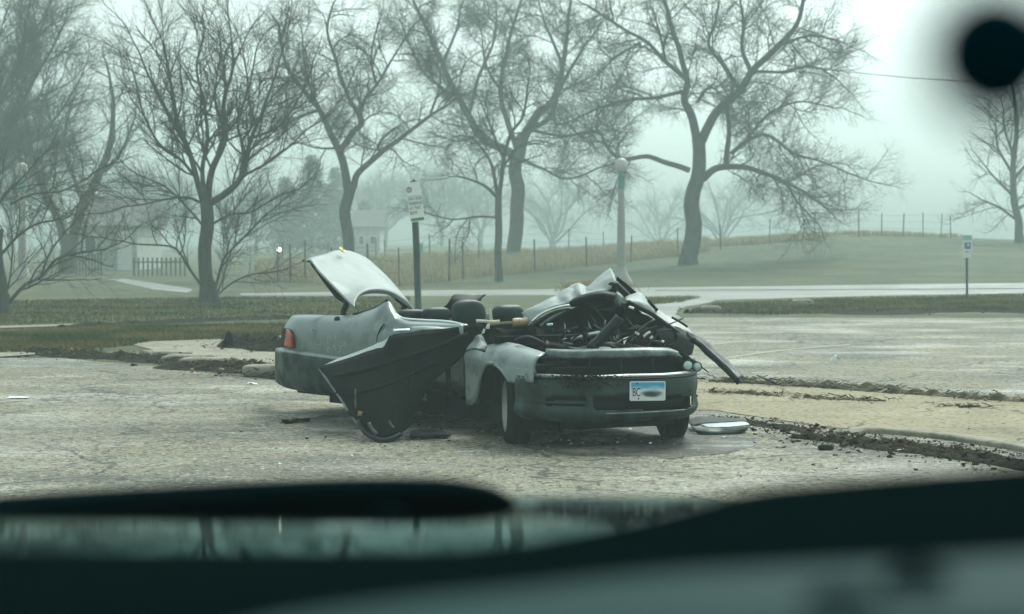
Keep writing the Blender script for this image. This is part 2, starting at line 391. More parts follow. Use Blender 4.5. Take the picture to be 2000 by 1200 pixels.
sheet('road', [(470, 574), (800, 568), (1060, 566), (1300, 562), (2000, 553), (2900, 543), (2900, 570), (2000, 573), (1640, 580), (1400, 587), (1280, 582), (1060, 577), (800, 579), (470, 577.5)], .006, M['road'], .12, step=2, seed=5)
sheet('path', [(1230, 585), (1400, 585), (1390, 591), (1340, 600), (1320, 609), (1330, 623), (1060, 623), (1180, 606)], .012, M['road'], .1, seed=6)
sheet('footpath', [(212, 546), (240, 545), (300, 553), (376, 565), (366, 572), (300, 566)], .006, M['road'], .12, seed=7)
sheet('kerb_strip', [(-400, 644), (0, 639), (200, 633), (200, 636), (0, 643), (-400, 648)], .02, M['concrete'], .05, seed=8)
sheet('kerb_strip', [(-400, 694), (0, 692), (118, 688), (110, 692), (0, 700), (-400, 702)], .02, M['concrete'], .05, seed=9)
sheet('road_edge', [(1280, 567.5), (1640, 566), (2000, 564), (2900, 556), (2900, 557.2), (2000, 565.2), (1640, 567), (1280, 568.5)], .011, M['soil'], .03, seed=10, step=2)
for k, q in enumerate(([(1330, 712), (1480, 689), (1560, 680), (1560, 682), (1480, 692), (1330, 716)], [(1400, 671), (1460, 666), (1460, 668), (1400, 673.5)], [(1560, 681), (1660, 673), (1660, 675), (1560, 683)])):
    sheet('parking_line', q, .008, M['yellow'], .03, seed=30 + k, step=.4)

sheet('damp_shade_patch', [(1020, 872), (1120, 846), (1240, 836), (1340, 838), (1410, 852), (1500, 868), (1420, 884), (1330, 893), (1220, 890), (1110, 897)], .0066, M['damp_shade'], .34, seed=51, step=.06)  # dark sheet: damp ground plus the car's shade painted in
sheet('damp_shade_patch', [(560, 826), (640, 812), (720, 815), (740, 850), (680, 852), (600, 838)], .0066, M['damp_shade'], .34, seed=52, step=.06)  # same painted shade and damp below the rear of the wreck
# kerb on the right: a curved low concrete kerb with a rounded top
def kerb(pix, wd, h, m, z0=.0):
    P = catmull([gnd(*p) for p in pix], 10); v = []; prof = [(-.5, 0), (-.5, .6), (-.42, .9), (-.25, 1), (.25, 1), (.42, .92), (.5, .6), (.5, 0)]
    T = np.gradient(P, axis=0); T /= np.linalg.norm(T, axis=1)[:, None]
    for i, p in enumerate(P):
        nx, ny = -T[i][1], T[i][0]
        e = .35 + .65 * min(1, i / 8)
        for a, b in prof:
            jx = mnoise.noise(Vector((p[0] * 3, p[1] * 3, a * 4))) * .018
            v.append((p[0] + nx * a * wd + jx, p[1] + ny * a * wd + jx, z0 + b * h * e + jx * .6))
    return v, gridfaces(len(P), 8)
kv, kf = kerb([(1655, 847), (1700, 846), (1780, 851), (1880, 862), (2000, 881), (2150, 912), (2400, 975)], .17, .05, M['concrete'])
kb = tuple(gnd(1900, 866))
tag(mesh('kerb', kv, kf, M['concrete'], kb), kind='structure')

# heaps and drifts of soil and leaf litter along the kerbs
def drift(name, pix, wd, h, m, label, seed, chips, cm, kind='stuff'):
    P = catmull([gnd(*p) for p in pix], 16); k = len(P); nW = 13
    T = np.gradient(P, axis=0); T /= np.linalg.norm(T, axis=1)[:, None] + 1e-9
    b = MB(); v = []; rr = random.Random(seed)
    for i, p in enumerate(P):
        wv = wd * (.55 + .9 * abs(mnoise.noise(Vector((p[0] * .9, p[1] * .9, seed))))) * min(1, .25 + 3.2 * i / k, .25 + 3.2 * (k - 1 - i) / k)
        for j in range(nW):
            a = j / (nW - 1) * 2 - 1; q = (p[0] - T[i][1] * a * wv, p[1] + T[i][0] * a * wv)
            lump = .25 + 1.2 * abs(mnoise.noise(Vector((q[0] * 5, q[1] * 5, seed + 9)))) + .8 * abs(mnoise.noise(Vector((q[0] * 3, q[1] * 3, seed)))) + .4 * mnoise.noise(Vector((q[0] * 8, q[1] * 8, seed)))
            v.append((q[0], q[1], .002 + h * (1 - a * a) * lump if abs(a) < .99 else -.01))
    b.add(v, gridfaces(k, nW), 0)
    for c in range(chips):
        i = rr.randrange(k); a = rr.gauss(0, .55); p = P[i]; q = (p[0] - T[i][1] * a * wd + rr.uniform(-.2, .2), p[1] + T[i][0] * a * wd + rr.uniform(-.2, .2))
        z = max(.01, h * (1 - min(1, a * a)) * rr.uniform(.3, 1.3)); s = min(.05, rr.lognormvariate(-4.8, .65))
        if name == 'dead_grass': b.box((q[0], q[1], z), (s * rr.uniform(2, 5), s * .25, s * .25), rr.gauss(0, .7), 1 if rr.random() < .6 else 2, s * .1, rr.uniform(-.5, .5))
        else: b.box((q[0], q[1], z), (s * 1.5, s, s * .3), rr.uniform(0, 3), 1 if rr.random() < .82 else 2, s * .35, rr.uniform(-.6, .6))
    return tag(b.build(name, [m, M['litter'], cm], smooth=False), kind=kind)
drift('leaf_litter', [(60, 690), (150, 696), (250, 700), (340, 707), (430, 720), (500, 727), (545, 738)], .7, .09, M['soil'], '', 1, 1620, M['tan'])
drift('leaf_litter', [(445, 681), (490, 676), (545, 683), (600, 690)], .8, .17, M['soil'], '', 2, 720, M['deadgrass'])
drift('leaf_litter', [(470, 722), (520, 728), (560, 742)], .45, .12, M['soil'], '', 12, 540, M['deadgrass'])
drift('leaf_litter', [(1550, 856), (1650, 862), (1750, 874), (1850, 888), (1960, 904), (2100, 930)], .42, .05, M['soil'], '', 3, 1620, M['maroon'])
drift('dead_grass', [(1385, 746), (1480, 750), (1600, 757), (1720, 766), (1860, 777), (2010, 787), (2200, 800)], .15, .07, M['deadgrass'], '', 4, 1980, M['dry'])
drift('dead_grass', [(1390, 768), (1430, 770), (1500, 774), (1530, 775)], .07, .04, M['deadgrass'], '', 5, 360, M['dry'])
drift('dead_grass', [(1570, 779), (1630, 782), (1730, 786)], .07, .04, M['deadgrass'], '', 15, 360, M['dry'])
drift('dead_grass', [(1845, 794), (1880, 796), (1920, 799)], .06, .03, M['deadgrass'], '', 16, 162, M['dry'])
drift('leaf_litter', [(1340, 612), (1450, 610), (1560, 606), (1700, 612), (1860, 608), (2050, 612)], 1.2, .09, M['soil'], '', 6, 1260, M['deadgrass'])
drift('leaf_litter', [(120, 640), (260, 634), (400, 627), (560, 622), (700, 620)], .6, .07, M['soil'], '', 7, 540, M['deadgrass'])
drift('leaf_litter', [(1395, 818), (1450, 826), (1540, 838), (1580, 846)], .25, .03, M['soil'], '', 8, 468, M['deadgrass'])

def stone(name, px, py, d, label, cat, m, grp=None, seed=0):
    c = gnd(px, py); v = []; f = []; n = 7; rr = random.Random(seed)
    for i in range(n + 1):
        ph = -math.pi / 2 + math.pi * i / n
        for j in range(12):
            th = math.pi * j / 6; pw = lambda a: math.copysign(abs(a) ** .6, a)
            q = Vector((d[0] / 2 * pw(math.cos(ph)) * pw(math.cos(th)), d[1] / 2 * pw(math.cos(ph)) * pw(math.sin(th)), d[2] / 2 * pw(math.sin(ph)) + d[2] * .42))
            v.append((c[0] + q.x + .03 * mnoise.noise(q * 9 + Vector((seed, 0, 0))), c[1] + q.y, c[2] + q.z + .02 * mnoise.noise(q * 9)))
    for i in range(n):
        for j in range(12): f.append([i * 12 + j, i * 12 + (j + 1) % 12, (i + 1) * 12 + (j + 1) % 12, (i + 1) * 12 + j])
    return tag(mesh(name, v, f, m, c), label, cat, grp)
G_ = 'broken kerb stones in the leaf litter'
stone('kerb_stone', 300, 697, (.5, .3, .10), 'leftmost pale broken kerb stone half buried in dark litter by the slab', 'stone', M['concrete'], G_, 1)
stone('kerb_stone', 334, 702, (.62, .3, .13), 'rounded pale kerb stone at the left corner of the concrete slab', 'stone', M['concrete'], G_, 2)
stone('kerb_stone', 372, 708, (.8, .3, .12), 'long pale kerb stone in the middle of the broken row beside the slab', 'stone', M['concrete'], G_, 3)
stone('kerb_stone', 418, 714, (.95, .32, .12), 'flat pale kerb stone lying right of the long one near dark soil', 'stone', M['concrete'], G_, 4)
stone('kerb_stone', 520, 735, (.6, .4, .16), 'pale chunk of kerb poking from dark litter beside the rear bumper', 'stone', M['concrete'], G_, 5)
stone('rock', 1388, 610, (.5, .3, .16), 'pale rock at the left end of the grass verge beyond the lot', 'stone', M['concrete'], None, 6)
stone('rock', 1568, 599, (.55, .35, .2), 'pale rock lying on the dark heap in the verge', 'stone', M['concrete'], None, 7)
stone('ground_chunk', 1613, 880, (.12, .08, .05), 'small dark chunk on the asphalt before the litter drift', 'rubble', M['soil'], None, 8)
# small litter
def litter(name, px, py, w_, h_, label, m, seed):
    c = gnd(px, py, .01); rr = random.Random(seed); b = MB(); v = []
    for i in range(4):
        for j in range(5):
            v.append((c[0] + (j / 4 - .5) * w_ * (1 - .25 * i / 3), c[1] + (i / 3 - .5) * w_ * .7, .012 + h_ * abs(mnoise.noise(Vector((i * .9, j * .8, seed)))) * 1.6))
    return tag(mesh(name, v, gridfaces(4, 5), m, c, None, False, .003), label, 'litter')
litter('crumpled_paper', 1630, 706, .13, .10, 'small white crumpled paper on the grey lot at right', M['white'], 1)
litter('paper_scrap', 492, 751, .14, .03, 'flat white scrap on asphalt near the rear bumper', M['white'], 2)
litter('lid_litter', 1762, 880, .09, .02, 'pale blue plastic lid in the dark litter below the kerb', M['signteal'], 3)
litter('paper_scrap', 37, 777, .24, .02, 'thin white scrap on the asphalt at far left', M['white'], 4)

# grass blades
def blades(name, pts, h, wd, m, seed, lean=.3, label=None):
    rr = np.random.default_rng(seed); P = np.array(pts); n = len(P)
    a = rr.uniform(0, 2 * np.pi, n); hh = h * rr.uniform(.5, 1.25, n); ln = rr.normal(0, lean, (n, 2)) * hh[:, None]
    dx = np.cos(a) * wd / 2; dy = np.sin(a) * wd / 2; v = np.zeros((n, 5, 3))
    v[:, 0] = P + np.c_[dx, dy, 0 * dx]; v[:, 1] = P - np.c_[dx, dy, 0 * dx]
    mid = P + np.c_[ln * .4, hh * .6]; v[:, 2] = mid - np.c_[dx, dy, 0 * dx] * .7; v[:, 3] = mid + np.c_[dx, dy, 0 * dx] * .7
    v[:, 4] = P + np.c_[ln, hh]
    i = np.arange(n)[:, None] * 5
    me = bpy.data.meshes.new(name)
    quads = (i + [0, 1, 2, 3]).tolist(); tris = (i + [3, 2, 4]).tolist()
    me.from_pydata(v.reshape(-1, 3).tolist(), [], quads + tris); me.materials.append(m)
    o = bpy.data.objects.new(name, me); COL.objects.link(o); return tag(o, kind='stuff')
FL = ([500, 545, 640, 780, 880, 1060, 1150, 1235, 1325, 1410, 1500, 1590, 1675, 1763, 1860],
      [553, 550, 556, 558, 548, 531, 521, 511, 501, 488, 476, 469, 463, 459, 463])
pts = []
while len(pts) < 46000:
    px = rnd.uniform(500, 1880); b0 = on_terr(px, float(np.interp(px, *FL)), 113) if len(pts) % 40 == 0 or abs(px - lpx) > 6 else None
    if b0 is None: b0 = lb
    lpx, lb = px, b0
    for _ in range(40):
        p2 = px + rnd.uniform(-5, 5); Y = b0[1] + (abs(rnd.random()) ** 1.1) * max(3.0, 118 - b0[1])
        X = (p2 - 1000) / F * Y
        if mnoise.noise(Vector((X * .25, Y * .12, 0))) > -.35: pts.append((X, Y, terr(X, Y) - .02))
pts = [p for p in pts if rnd.random() < 1 - .9 * sstep(1480, 1860, px_at(p[0], p[1]))]
blades('dry_grass', [p for p in pts if px_at(p[0], p[1]) < 1380], .48, .045, M['dry'], 3, .35)
blades('dry_grass', [p for p in pts if px_at(p[0], p[1]) >= 1380], .30, .035, M['dry'], 33, .4)
pts = []
def scatter(n, pix, dens_noise=.5, thr=-.1):
    out = []; P = [gnd(*p)[:2] for p in pix]; x0, x1 = min(p[0] for p in P), max(p[0] for p in P); y0, y1 = min(p[1] for p in P), max(p[1] for p in P)
    def inside(x, y):
        c = False
        for i in range(len(P)):
            (ax, ay), (bx, by) = P[i], P[i - 1]
            if (ay > y) != (by > y) and x < (bx - ax) * (y - ay) / (by - ay) + ax: c = not c
        return c
    t = 0
    while len(out) < n and t < n * 20:
        t += 1; x, y = rnd.uniform(x0, x1), rnd.uniform(y0, y1)
        if inside(x, y) and mnoise.noise(Vector((x * dens_noise, y * dens_noise, 4))) > thr: out.append((x, y, 0))
    return out
blades('grass_tufts', scatter(30000, [(-150, 652), (0, 652), (200, 641), (560, 636), (760, 636), (620, 656), (480, 661), (300, 667), (255, 676), (120, 690), (0, 688), (-150, 690)], .5, -1), .09, .014, M['blade'], 5, .5)
blades('grass_tufts', scatter(24000, [(-150, 592), (0, 588), (420, 582), (800, 581), (800, 622), (560, 626), (200, 631), (-150, 640)], .3, -1), .06, .02, M['blade'], 6, .6)
blades('grass_tufts', scatter(20000, [(1345, 612), (1400, 596), (1640, 586), (2050, 578), (2050, 612), (1860, 606), (1500, 616)], .5, -1), .10, .016, M['blade'], 7, .5)
blades('grass_tufts', scatter(3500, [(1100, 592), (1250, 585), (1370, 582), (1330, 592), (1260, 598)], .6, -1), .10, .016, M['blade'], 8, .5)
pts = []
for _ in range(2600):
    px = rnd.gauss(1165, 26); Y = rnd.uniform(60, 63); pts.append(((px - 1000) / F * Y, Y, 0))
o = blades('orange_bush_grass', pts, .30, .03, M['tuft'], 9, .7)
for k in ('kind',): del o[k]
tag(o, 'clump of orange dry grass behind the crumpled roof', 'grass clump')

# ================================================================== trees
def vadd(a, b, s=1.0): return (a[0] + b[0] * s, a[1] + b[1] * s, a[2] + b[2] * s)
def vnorm(a):
    l = math.sqrt(a[0] ** 2 + a[1] ** 2 + a[2] ** 2) or 1; return (a[0] / l, a[1] / l, a[2] / l)
def randdir(rr):
    z = rr.uniform(-1, 1); t = rr.uniform(0, 6.2832); s = math.sqrt(1 - z * z); return (s * math.cos(t), s * math.sin(t), z)
def side_dir(d, ang, rr, up):
    q = randdir(rr); dt = q[0] * d[0] + q[1] * d[1] + q[2] * d[2]
    p = vnorm((q[0] - d[0] * dt, q[1] - d[1] * dt, q[2] - d[2] * dt))
    c, s = math.cos(ang), math.sin(ang)
    return vnorm((d[0] * c + p[0] * s, d[1] * c + p[1] * s, d[2] * c + p[2] * s + up))
class Poly:
    def __init__(s): s.g = {}
    def add(s, pts, r0, r1, sides):
        s.g.setdefault((len(pts), sides), []).append((pts, r0, r1))
    def geo(s):
        V = []; Fc = []; off = 0
        for (n, sides), L in s.g.items():
            P = np.array([l[0] for l in L], float); r0 = np.array([l[1] for l in L]); r1 = np.array([l[2] for l in L]); k = len(L)
            T = np.gradient(P, axis=1); T /= np.linalg.norm(T, axis=2)[..., None] + 1e-9
            mt = np.abs(T.mean(1)); ref = np.eye(3)[mt.argmin(1)][:, None, :]
            U = np.cross(T, ref); U /= np.linalg.norm(U, axis=2)[..., None] + 1e-9; W = np.cross(T, U)
            rad = r0[:, None] + (r1 - r0)[:, None] * np.linspace(0, 1, n)[None]
            an = np.arange(sides) / sides * 2 * np.pi
            ring = P[:, :, None] + (U[:, :, None] * np.cos(an)[None, None, :, None] + W[:, :, None] * np.sin(an)[None, None, :, None]) * rad[:, :, None, None]
            V.append(ring.reshape(-1, 3))
            i = np.arange(n - 1)[:, None]; j = np.arange(sides)[None]; j2 = (j + 1) % sides
            q = np.stack([i * sides + j, i * sides + j2, (i + 1) * sides + j2, (i + 1) * sides + j], -1).reshape(-1, 4)
            Fc.append((q[None] + (np.arange(k) * n * sides)[:, None, None] + off).reshape(-1, 4)); off += k * n * sides
        return np.concatenate(V), np.concatenate(Fc)
def quadmesh(name, v, f, m, base, parent):
    me = bpy.data.meshes.new(name); v = v - np.asarray(base); nf = len(f)
    me.vertices.add(len(v)); me.vertices.foreach_set('co', v.astype(np.float32).ravel())
    me.loops.add(nf * 4); me.loops.foreach_set('vertex_index', f.astype(np.int32).ravel())
    me.polygons.add(nf); me.polygons.foreach_set('loop_start', np.arange(nf, dtype=np.int32) * 4)
    me.polygons.foreach_set('use_smooth', np.ones(nf, dtype=bool))
    me.materials.append(m); me.update(calc_edges=True); me.validate()
    o = bpy.data.objects.new(name, me); COL.objects.link(o); o.parent = parent; return o
def wander(p, d, L, n, wob, up, rr):
    pts = [p]; s = L / n
    for i in range(n):
        q = randdir(rr); d = vnorm((d[0] + q[0] * wob, d[1] + q[1] * wob, d[2] + q[2] * wob + up)); p = vadd(p, d, s); pts.append(p)
    return pts, d
STY = {
 'locust': dict(wob=.34, up=.0, ang=(.6, 1.25), len=(2.3, 1.15, .7), n=(2.2, 5.5, 11.0), upc=.08),
 'maple': dict(wob=.24, up=.03, ang=(.45, 1.1), len=(1.75, .95, .58), n=(4.6, 7.0, 12.0), upc=.12),
 'far': dict(wob=.36, up=.02, ang=(.45, 1.15), len=(2.2, 1.2, .75), n=(2.2, 4.2, 5.5), upc=.1)}
def sprout(pts, r0, r1, lvl, st, rr, tw, scale, tmin=.15):
    L = sum(math.dist(pts[i], pts[i + 1]) for i in range(len(pts) - 1)); n = len(pts) - 1
    cnt = st['n'][lvl] * L / (1 if lvl == 0 else 1); cnt = int(cnt) + (rr.random() < cnt % 1)
    for k in range(cnt):
        t = tmin + (1 - tmin) * (k + rr.random()) / max(1, cnt); f = t * n; i = min(n - 1, int(f)); a, b = pts[i], pts[i + 1]
        p = (lerp(a[0], b[0], f - i), lerp(a[1], b[1], f - i), lerp(a[2], b[2], f - i)); d = vnorm((b[0] - a[0], b[1] - a[1], b[2] - a[2]))
        nd = side_dir(d, rr.uniform(*st['ang']), rr, st['upc']); ln = st['len'][lvl] * scale * rr.uniform(.55, 1.25) * (1.1 - .45 * t if lvl else 1)
        pr = lerp(r0, r1, t); nr = min(pr * .62, (.032, .016, .0105)[lvl] * scale ** .5 * rr.uniform(.8, 1.2))
        seg = (6, 5, 4)[lvl]; q, _ = wander(p, nd, ln, seg, st['wob'], st['up'] * (1 if lvl < 2 else .5), rr)
        tw.add(q, nr, nr * (.4 if lvl < 2 else .45), (5, 3, 3)[lvl])
        if lvl < 2: sprout(q, nr, nr * .4, lvl + 1, st, rr, tw, scale, .1)
def tree(name, label, group, base, limbs, style='locust', seed=0, scale=1.0, dens=1.0, barkm=None, twigm=None, wk=.88):
    """limbs: [(pixel polyline, pixel width at start, at end, depth drift per metre, sprout?)], traced at the tree's own distance"""
    rr = random.Random(seed); Y = base[1]; st = dict(STY[style]); st['n'] = tuple(x * dens ** .5 if i else x * dens for i, x in enumerate(st['n']))
    root = thing(name, label, 'tree', base, group); tr = Poly(); tw = Poly(); k = Y / F
    cache = {}
    for li, (px, w0, w1, dr, spr) in enumerate(limbs):
        w0 *= wk; w1 *= wk
        key = (round(px[0][0] / 14), round(px[0][1] / 14)); y0 = cache.get(key, Y if li == 0 else None)
        if y0 is None:
            y0 = Y
            best = 1e9
            for kk, vv in cache.items():
                dd = (kk[0] - key[0]) ** 2 + (kk[1] - key[1]) ** 2
                if dd < best: best, y0 = dd, vv
        P = []; yy = y0
        for i, q in enumerate(px):
            if i: yy += dr * math.dist(px[i - 1], q) * k
            P.append(at(q[0], q[1], yy)); cache[(round(q[0] / 14), round(q[1] / 14))] = yy
        C_ = catmull(P, 5); wob = .35 * w1 * k + .02
        C_ = [tuple(c + np.array(mnoise.noise_vector(Vector(c) * .9 + Vector((li, 0, 0)))) * wob * min(1, i / 4)) for i, c in enumerate(C_)]
        if li == 0 and px[0][1] > px[-1][1]: C_[0] = (C_[0][0], C_[0][1], base[2] - .1)
        tr.add(C_, w0 * k / 2, max(w1 * k / 2, .02), 9 if w0 > 9 else 6)
        if li == 0 and w0 > 12:
            tr.add([vadd(C_[0], (0, 0, -.05)), vadd(C_[0], (0, 0, .2)), vadd(C_[0], (0, 0, .55))], w0 * k / 2 * 1.35, w0 * k / 2 * .98, 10)
        if spr: sprout(C_, w0 * k / 2, max(w1 * k / 2, .02), 0, st, rr, tw, scale, spr if isinstance(spr, float) else .15)
        if spr:   # the limb runs on into a fine leader
            d = vnorm(tuple(np.array(C_[-1]) - np.array(C_[-2]))); q, _ = wander(C_[-1], d, 1.6 * scale, 6, st['wob'], st['up'], rr)
            tw.add(q, max(w1 * k / 2, .02), .008, 5); sprout(q, .02, .008, 1, st, rr, tw, scale, 0)
    v, f = tr.geo(); quadmesh('trunk', v, f, barkm or M['bark'], base, root)
    v, f = tw.geo(); quadmesh('crown', v, f, twigm or M['twig'], base, root)
    return root
TG = 'bare trees along the park'
b = gnd(412, 592)
tree('bare_tree', 'dense fan-shaped bare tree with low suckers on the left lawn', TG, b, [
    ([(404, 592), (404, 520), (402, 440), (398, 395)], 38, 34, .0, False),
    ([(398, 400), (385, 350), (368, 290), (348, 240), (335, 180), (325, 110), (312, 65)], 18, 4, .2, True),
    ([(402, 395), (395, 330), (405, 270), (398, 200), (385, 130), (395, 75)], 14, 4, .5, True),
    ([(405, 395), (415, 330), (440, 270), (437, 200), (455, 130), (450, 65)], 20, 4, -.4, True),
    ([(408, 400), (440, 378), (468, 350), (480, 310), (490, 270), (510, 230), (530, 170), (545, 115)], 20, 4, -.2, True),
    ([(470, 345), (474, 290), (465, 240), (490, 160), (500, 95)], 11, 3, .4, True),
    ([(385, 350), (350, 310), (310, 280), (280, 220), (265, 160)], 9, 3, .4, True),
    ([(372, 300), (330, 230), (290, 150), (270, 100)], 8, 3, -.5, True),
    ([(490, 270), (540, 250), (570, 215), (590, 180)], 8, 3, .3, True),
    ([(470, 345), (520, 320), (560, 290), (590, 260)], 7, 3, -.3, True),
    ([(440, 270), (420, 190), (430, 110)], 7, 3, .6, True),
    ([(400, 400), (365, 385), (320, 390), (280, 400), (240, 405)], 8, 3, -.4, True),
    ([(402, 450), (370, 410), (330, 370), (290, 350)], 7, 3, .4, True),
    ([(410, 440), (450, 420), (490, 415), (530, 390)], 7, 3, -.3, True),
    ([(421, 597), (419, 570), (408, 545)], 20, 16, -.2, False),
    ([(395, 560), (370, 525), (345, 490), (320, 481), (260, 477)], 8, 3, -.4, True),
    ([(420, 565), (435, 510), (452, 488), (490, 450), (520, 420)], 8, 3, -.4, True),
    ([(421, 580), (450, 555), (480, 540)], 5, 2, .2, True),
    ([(424, 575), (440, 530), (445, 480)], 5, 2, .5, True),
    ], 'maple', 11, 1.0, .62, wk=.74)
b = gnd(8, 615)
tree('bare_tree', 'dark bare tree leaning out at the left edge with a low bent branch', TG, b, [
    ([(6, 615), (2, 560), (-4, 500), (-2, 450)], 30, 20, 0, False),
    ([(10, 600), (30, 575), (48, 556), (80, 538), (110, 505), (150, 495), (190, 490)], 10, 3, -.2, True),
    ([(0, 500), (30, 465), (70, 440), (110, 430)], 7, 3, -.4, True),
    ([(20, 400), (60, 380), (120, 375), (170, 350)], 6, 3, .4, True),
    ([(8, 590), (20, 540), (25, 490)], 5, 2, .2, True),
    ([(80, 538), (100, 490), (130, 450)], 5, 2, .2, True),
    ([(-2, 470), (-10, 420), (10, 380), (40, 350)], 9, 3, .3, True),
    ], 'maple', 12, .85, .6, wk=.85)
b = (px_at(0, 1) and (-70 - 1000) / F * 88, 88, 0)
tree('bare_tree', 'tall pale bare tree reaching in from beyond the left edge', TG, b, [
    ([(-70, 537), (-72, 480), (-70, 420), (-60, 370)], 34, 28, 0, False),
    ([(-60, 380), (-20, 330), (20, 250), (70, 150), (120, 60)], 14, 4, .3, True),
    ([(-62, 375), (-40, 300), (0, 200), (40, 100), (60, 0)], 14, 4, -.3, True),
    ([(-50, 360), (0, 340), (50, 290), (110, 230), (160, 150)], 11, 3, .2, True),
    ([(-55, 390), (10, 390), (60, 370), (110, 340)], 8, 3, -.3, True),
    ([(20, 250), (60, 200), (120, 170)], 7, 3, .4, True), ([(0, 200), (50, 130), (90, 30)], 7, 3, .4, True),
    ([(-40, 300), (-20, 150), (10, 30)], 9, 3, .2, True), ([(50, 290), (90, 300), (140, 280)], 6, 3, .3, True),
    ], 'maple', 41, 1.5, .55, wk=.9)
b = on_terr(681, 545)
tree('bare_tree', 'forked bare tree standing behind the raised trunk lid', TG, b, [
    ([(679, 545), (678, 470), (679, 420), (683, 368)], 27, 25, 0, False),
    ([(680, 372), (668, 310), (648, 265), (625, 215), (595, 180), (560, 125), (545, 60)], 20, 5, .2, True),
    ([(665, 295), (690, 258), (708, 240), (695, 215), (680, 190), (660, 130), (640, 60), (650, 10)], 15, 4, -.3, True),
    ([(690, 368), (702, 335), (745, 298), (790, 265), (840, 225), (872, 208)], 16, 5, .3, True),
    ([(745, 298), (738, 285), (755, 262), (790, 240)], 8, 3, -.4, True),
    ([(700, 232), (712, 195), (740, 160), (770, 110), (800, 60)], 9, 3, .4, True),
    ([(735, 165), (725, 110), (740, 40)], 7, 3, -.3, True),
    ([(625, 215), (590, 225), (560, 240), (530, 230)], 8, 3, .4, True),
    ([(640, 250), (600, 150), (590, 60)], 8, 3, -.5, True),
    ([(840, 225), (860, 160), (850, 100)], 6, 3, .3, True),
    ([(662, 290), (620, 290), (585, 280)], 6, 3, -.3, True),
    ], 'locust', 13, 1.0)
b = on_terr(975, 551)
tree('bare_tree', 'slender dark bare tree in front of the thick trunk', TG, b, [
    ([(975, 551), (974, 470), (972, 420), (973, 378)], 17, 15, 0, False),
    ([(972, 385), (962, 325), (938, 285), (915, 268)], 9, 3, .3, True),
    ([(975, 382), (984, 315), (998, 262), (1020, 230), (1030, 180)], 11, 4, -.2, True),
    ([(970, 385), (945, 362), (915, 350), (890, 345)], 8, 3, -.3, True),
    ([(970, 425), (930, 424), (880, 428), (832, 417)], 6, 3, .2, .3),
    ([(985, 315), (960, 250), (940, 200)], 7, 3, .4, True),
    ([(980, 330), (1010, 290), (1040, 275)], 6, 3, -.3, True),
    ], 'locust', 14, .85)
b = on_terr(1004, 504, 104)
tree('bare_tree', 'thick-trunked bare tree with wide twisted limbs behind the fence', TG, b, [
    ([(1004, 505), (1006, 420), (1008, 350), (1012, 300), (1022, 262)], 33, 28, 0, False),
    ([(1005, 305), (985, 292), (945, 272), (915, 228), (895, 190), (865, 125), (835, 60), (808, 5)], 22, 7, .15, True),
    ([(1022, 270), (1050, 225), (1082, 197), (1095, 155), (1105, 90), (1112, 20)], 22, 7, -.2, True),
    ([(1010, 290), (990, 235), (977, 175), (990, 100), (1005, 40), (1025, -20)], 14, 5, .4, True),
    ([(1035, 255), (1075, 228), (1092, 180), (1130, 110), (1165, 60)], 13, 5, .3, True),
    ([(895, 190), (860, 170), (820, 130), (790, 60)], 9, 3, -.3, True),
    ([(915, 228), (935, 150), (965, 80), (970, 10)], 10, 4, .4, True),
    ([(865, 125), (890, 60), (905, 0)], 8, 3, .3, True),
    ([(1020, 310), (1060, 330), (1110, 350), (1170, 328), (1200, 318)], 7, 3, -.3, True),
    ([(1040, 255), (1090, 265), (1140, 262), (1180, 255)], 8, 3, .2, True),
    ([(977, 175), (950, 130), (940, 60)], 8, 3, -.4, True),
    ([(1100, 130), (1070, 60), (1050, 0)], 8, 3, .3, True),
    ([(935, 262), (900, 275), (870, 270)], 6, 3, .3, True),
    ], 'locust', 15, 1.2, .9)
b = on_terr(1344, 517)
tree('bare_tree', 'largest bare tree with a broad spreading crown on the mown hill', TG, b, [
    ([(1344, 517), (1350, 440), (1357, 380), (1362, 330), (1364, 270)], 40, 28, 0, False),
    ([(1364, 285), (1352, 230), (1338, 195), (1343, 160), (1330, 105), (1308, 40), (1292, -20)], 21, 8, .2, True),
    ([(1340, 155), (1300, 120), (1262, 82), (1210, 52), (1150, 12)], 11, 4, -.2, True),
    ([(1338, 178), (1285, 190), (1225, 195), (1165, 213), (1110, 240)], 10, 4, .3, True),
    ([(1366, 285), (1395, 225), (1440, 180), (1470, 140), (1520, 90), (1555, 50), (1572, -10)], 22, 8, -.2, True),
    ([(1442, 172), (1412, 125), (1383, 88), (1395, 45), (1412, -20)], 11, 4, .4, True),
    ([(1468, 142), (1450, 95), (1452, 40), (1440, -20)], 11, 4, .2, True),
    ([(1372, 350), (1400, 328), (1450, 326), (1500, 342), (1560, 370), (1612, 405)], 18, 4, .3, True),
    ([(1418, 318), (1423, 262), (1420, 215), (1432, 170)], 13, 5, -.4, True),
    ([(1428, 300), (1465, 272), (1500, 265), (1550, 300), (1610, 318), (1690, 352)], 10, 3, -.3, True),
    ([(1500, 342), (1535, 360), (1560, 400), (1590, 430)], 7, 3, -.4, True),
    ([(1347, 333), (1305, 318), (1262, 305), (1212, 310), (1182, 282), (1165, 256), (1105, 268)], 13, 5, .2, .4),
    ([(1165, 256), (1168, 225), (1190, 205)], 6, 3, .2, True),
    ([(1300, 120), (1290, 70), (1270, 10)], 8, 3, -.3, True),
    ([(1520, 90), (1580, 70), (1640, 80)], 8, 3, .3, True),
    ([(1470, 140), (1530, 140), (1590, 130), (1640, 160)], 8, 3, -.3, True),
    ([(1362, 200), (1385, 170), (1410, 185)], 8, 3, .4, True),
    ([(1445, 290), (1500, 225), (1560, 200), (1630, 210)], 7, 3, .3, True),
    ([(1250, 85), (1205, 110), (1165, 150)], 7, 3, -.3, True),
    ], 'locust', 16, 1.12, 1.0)
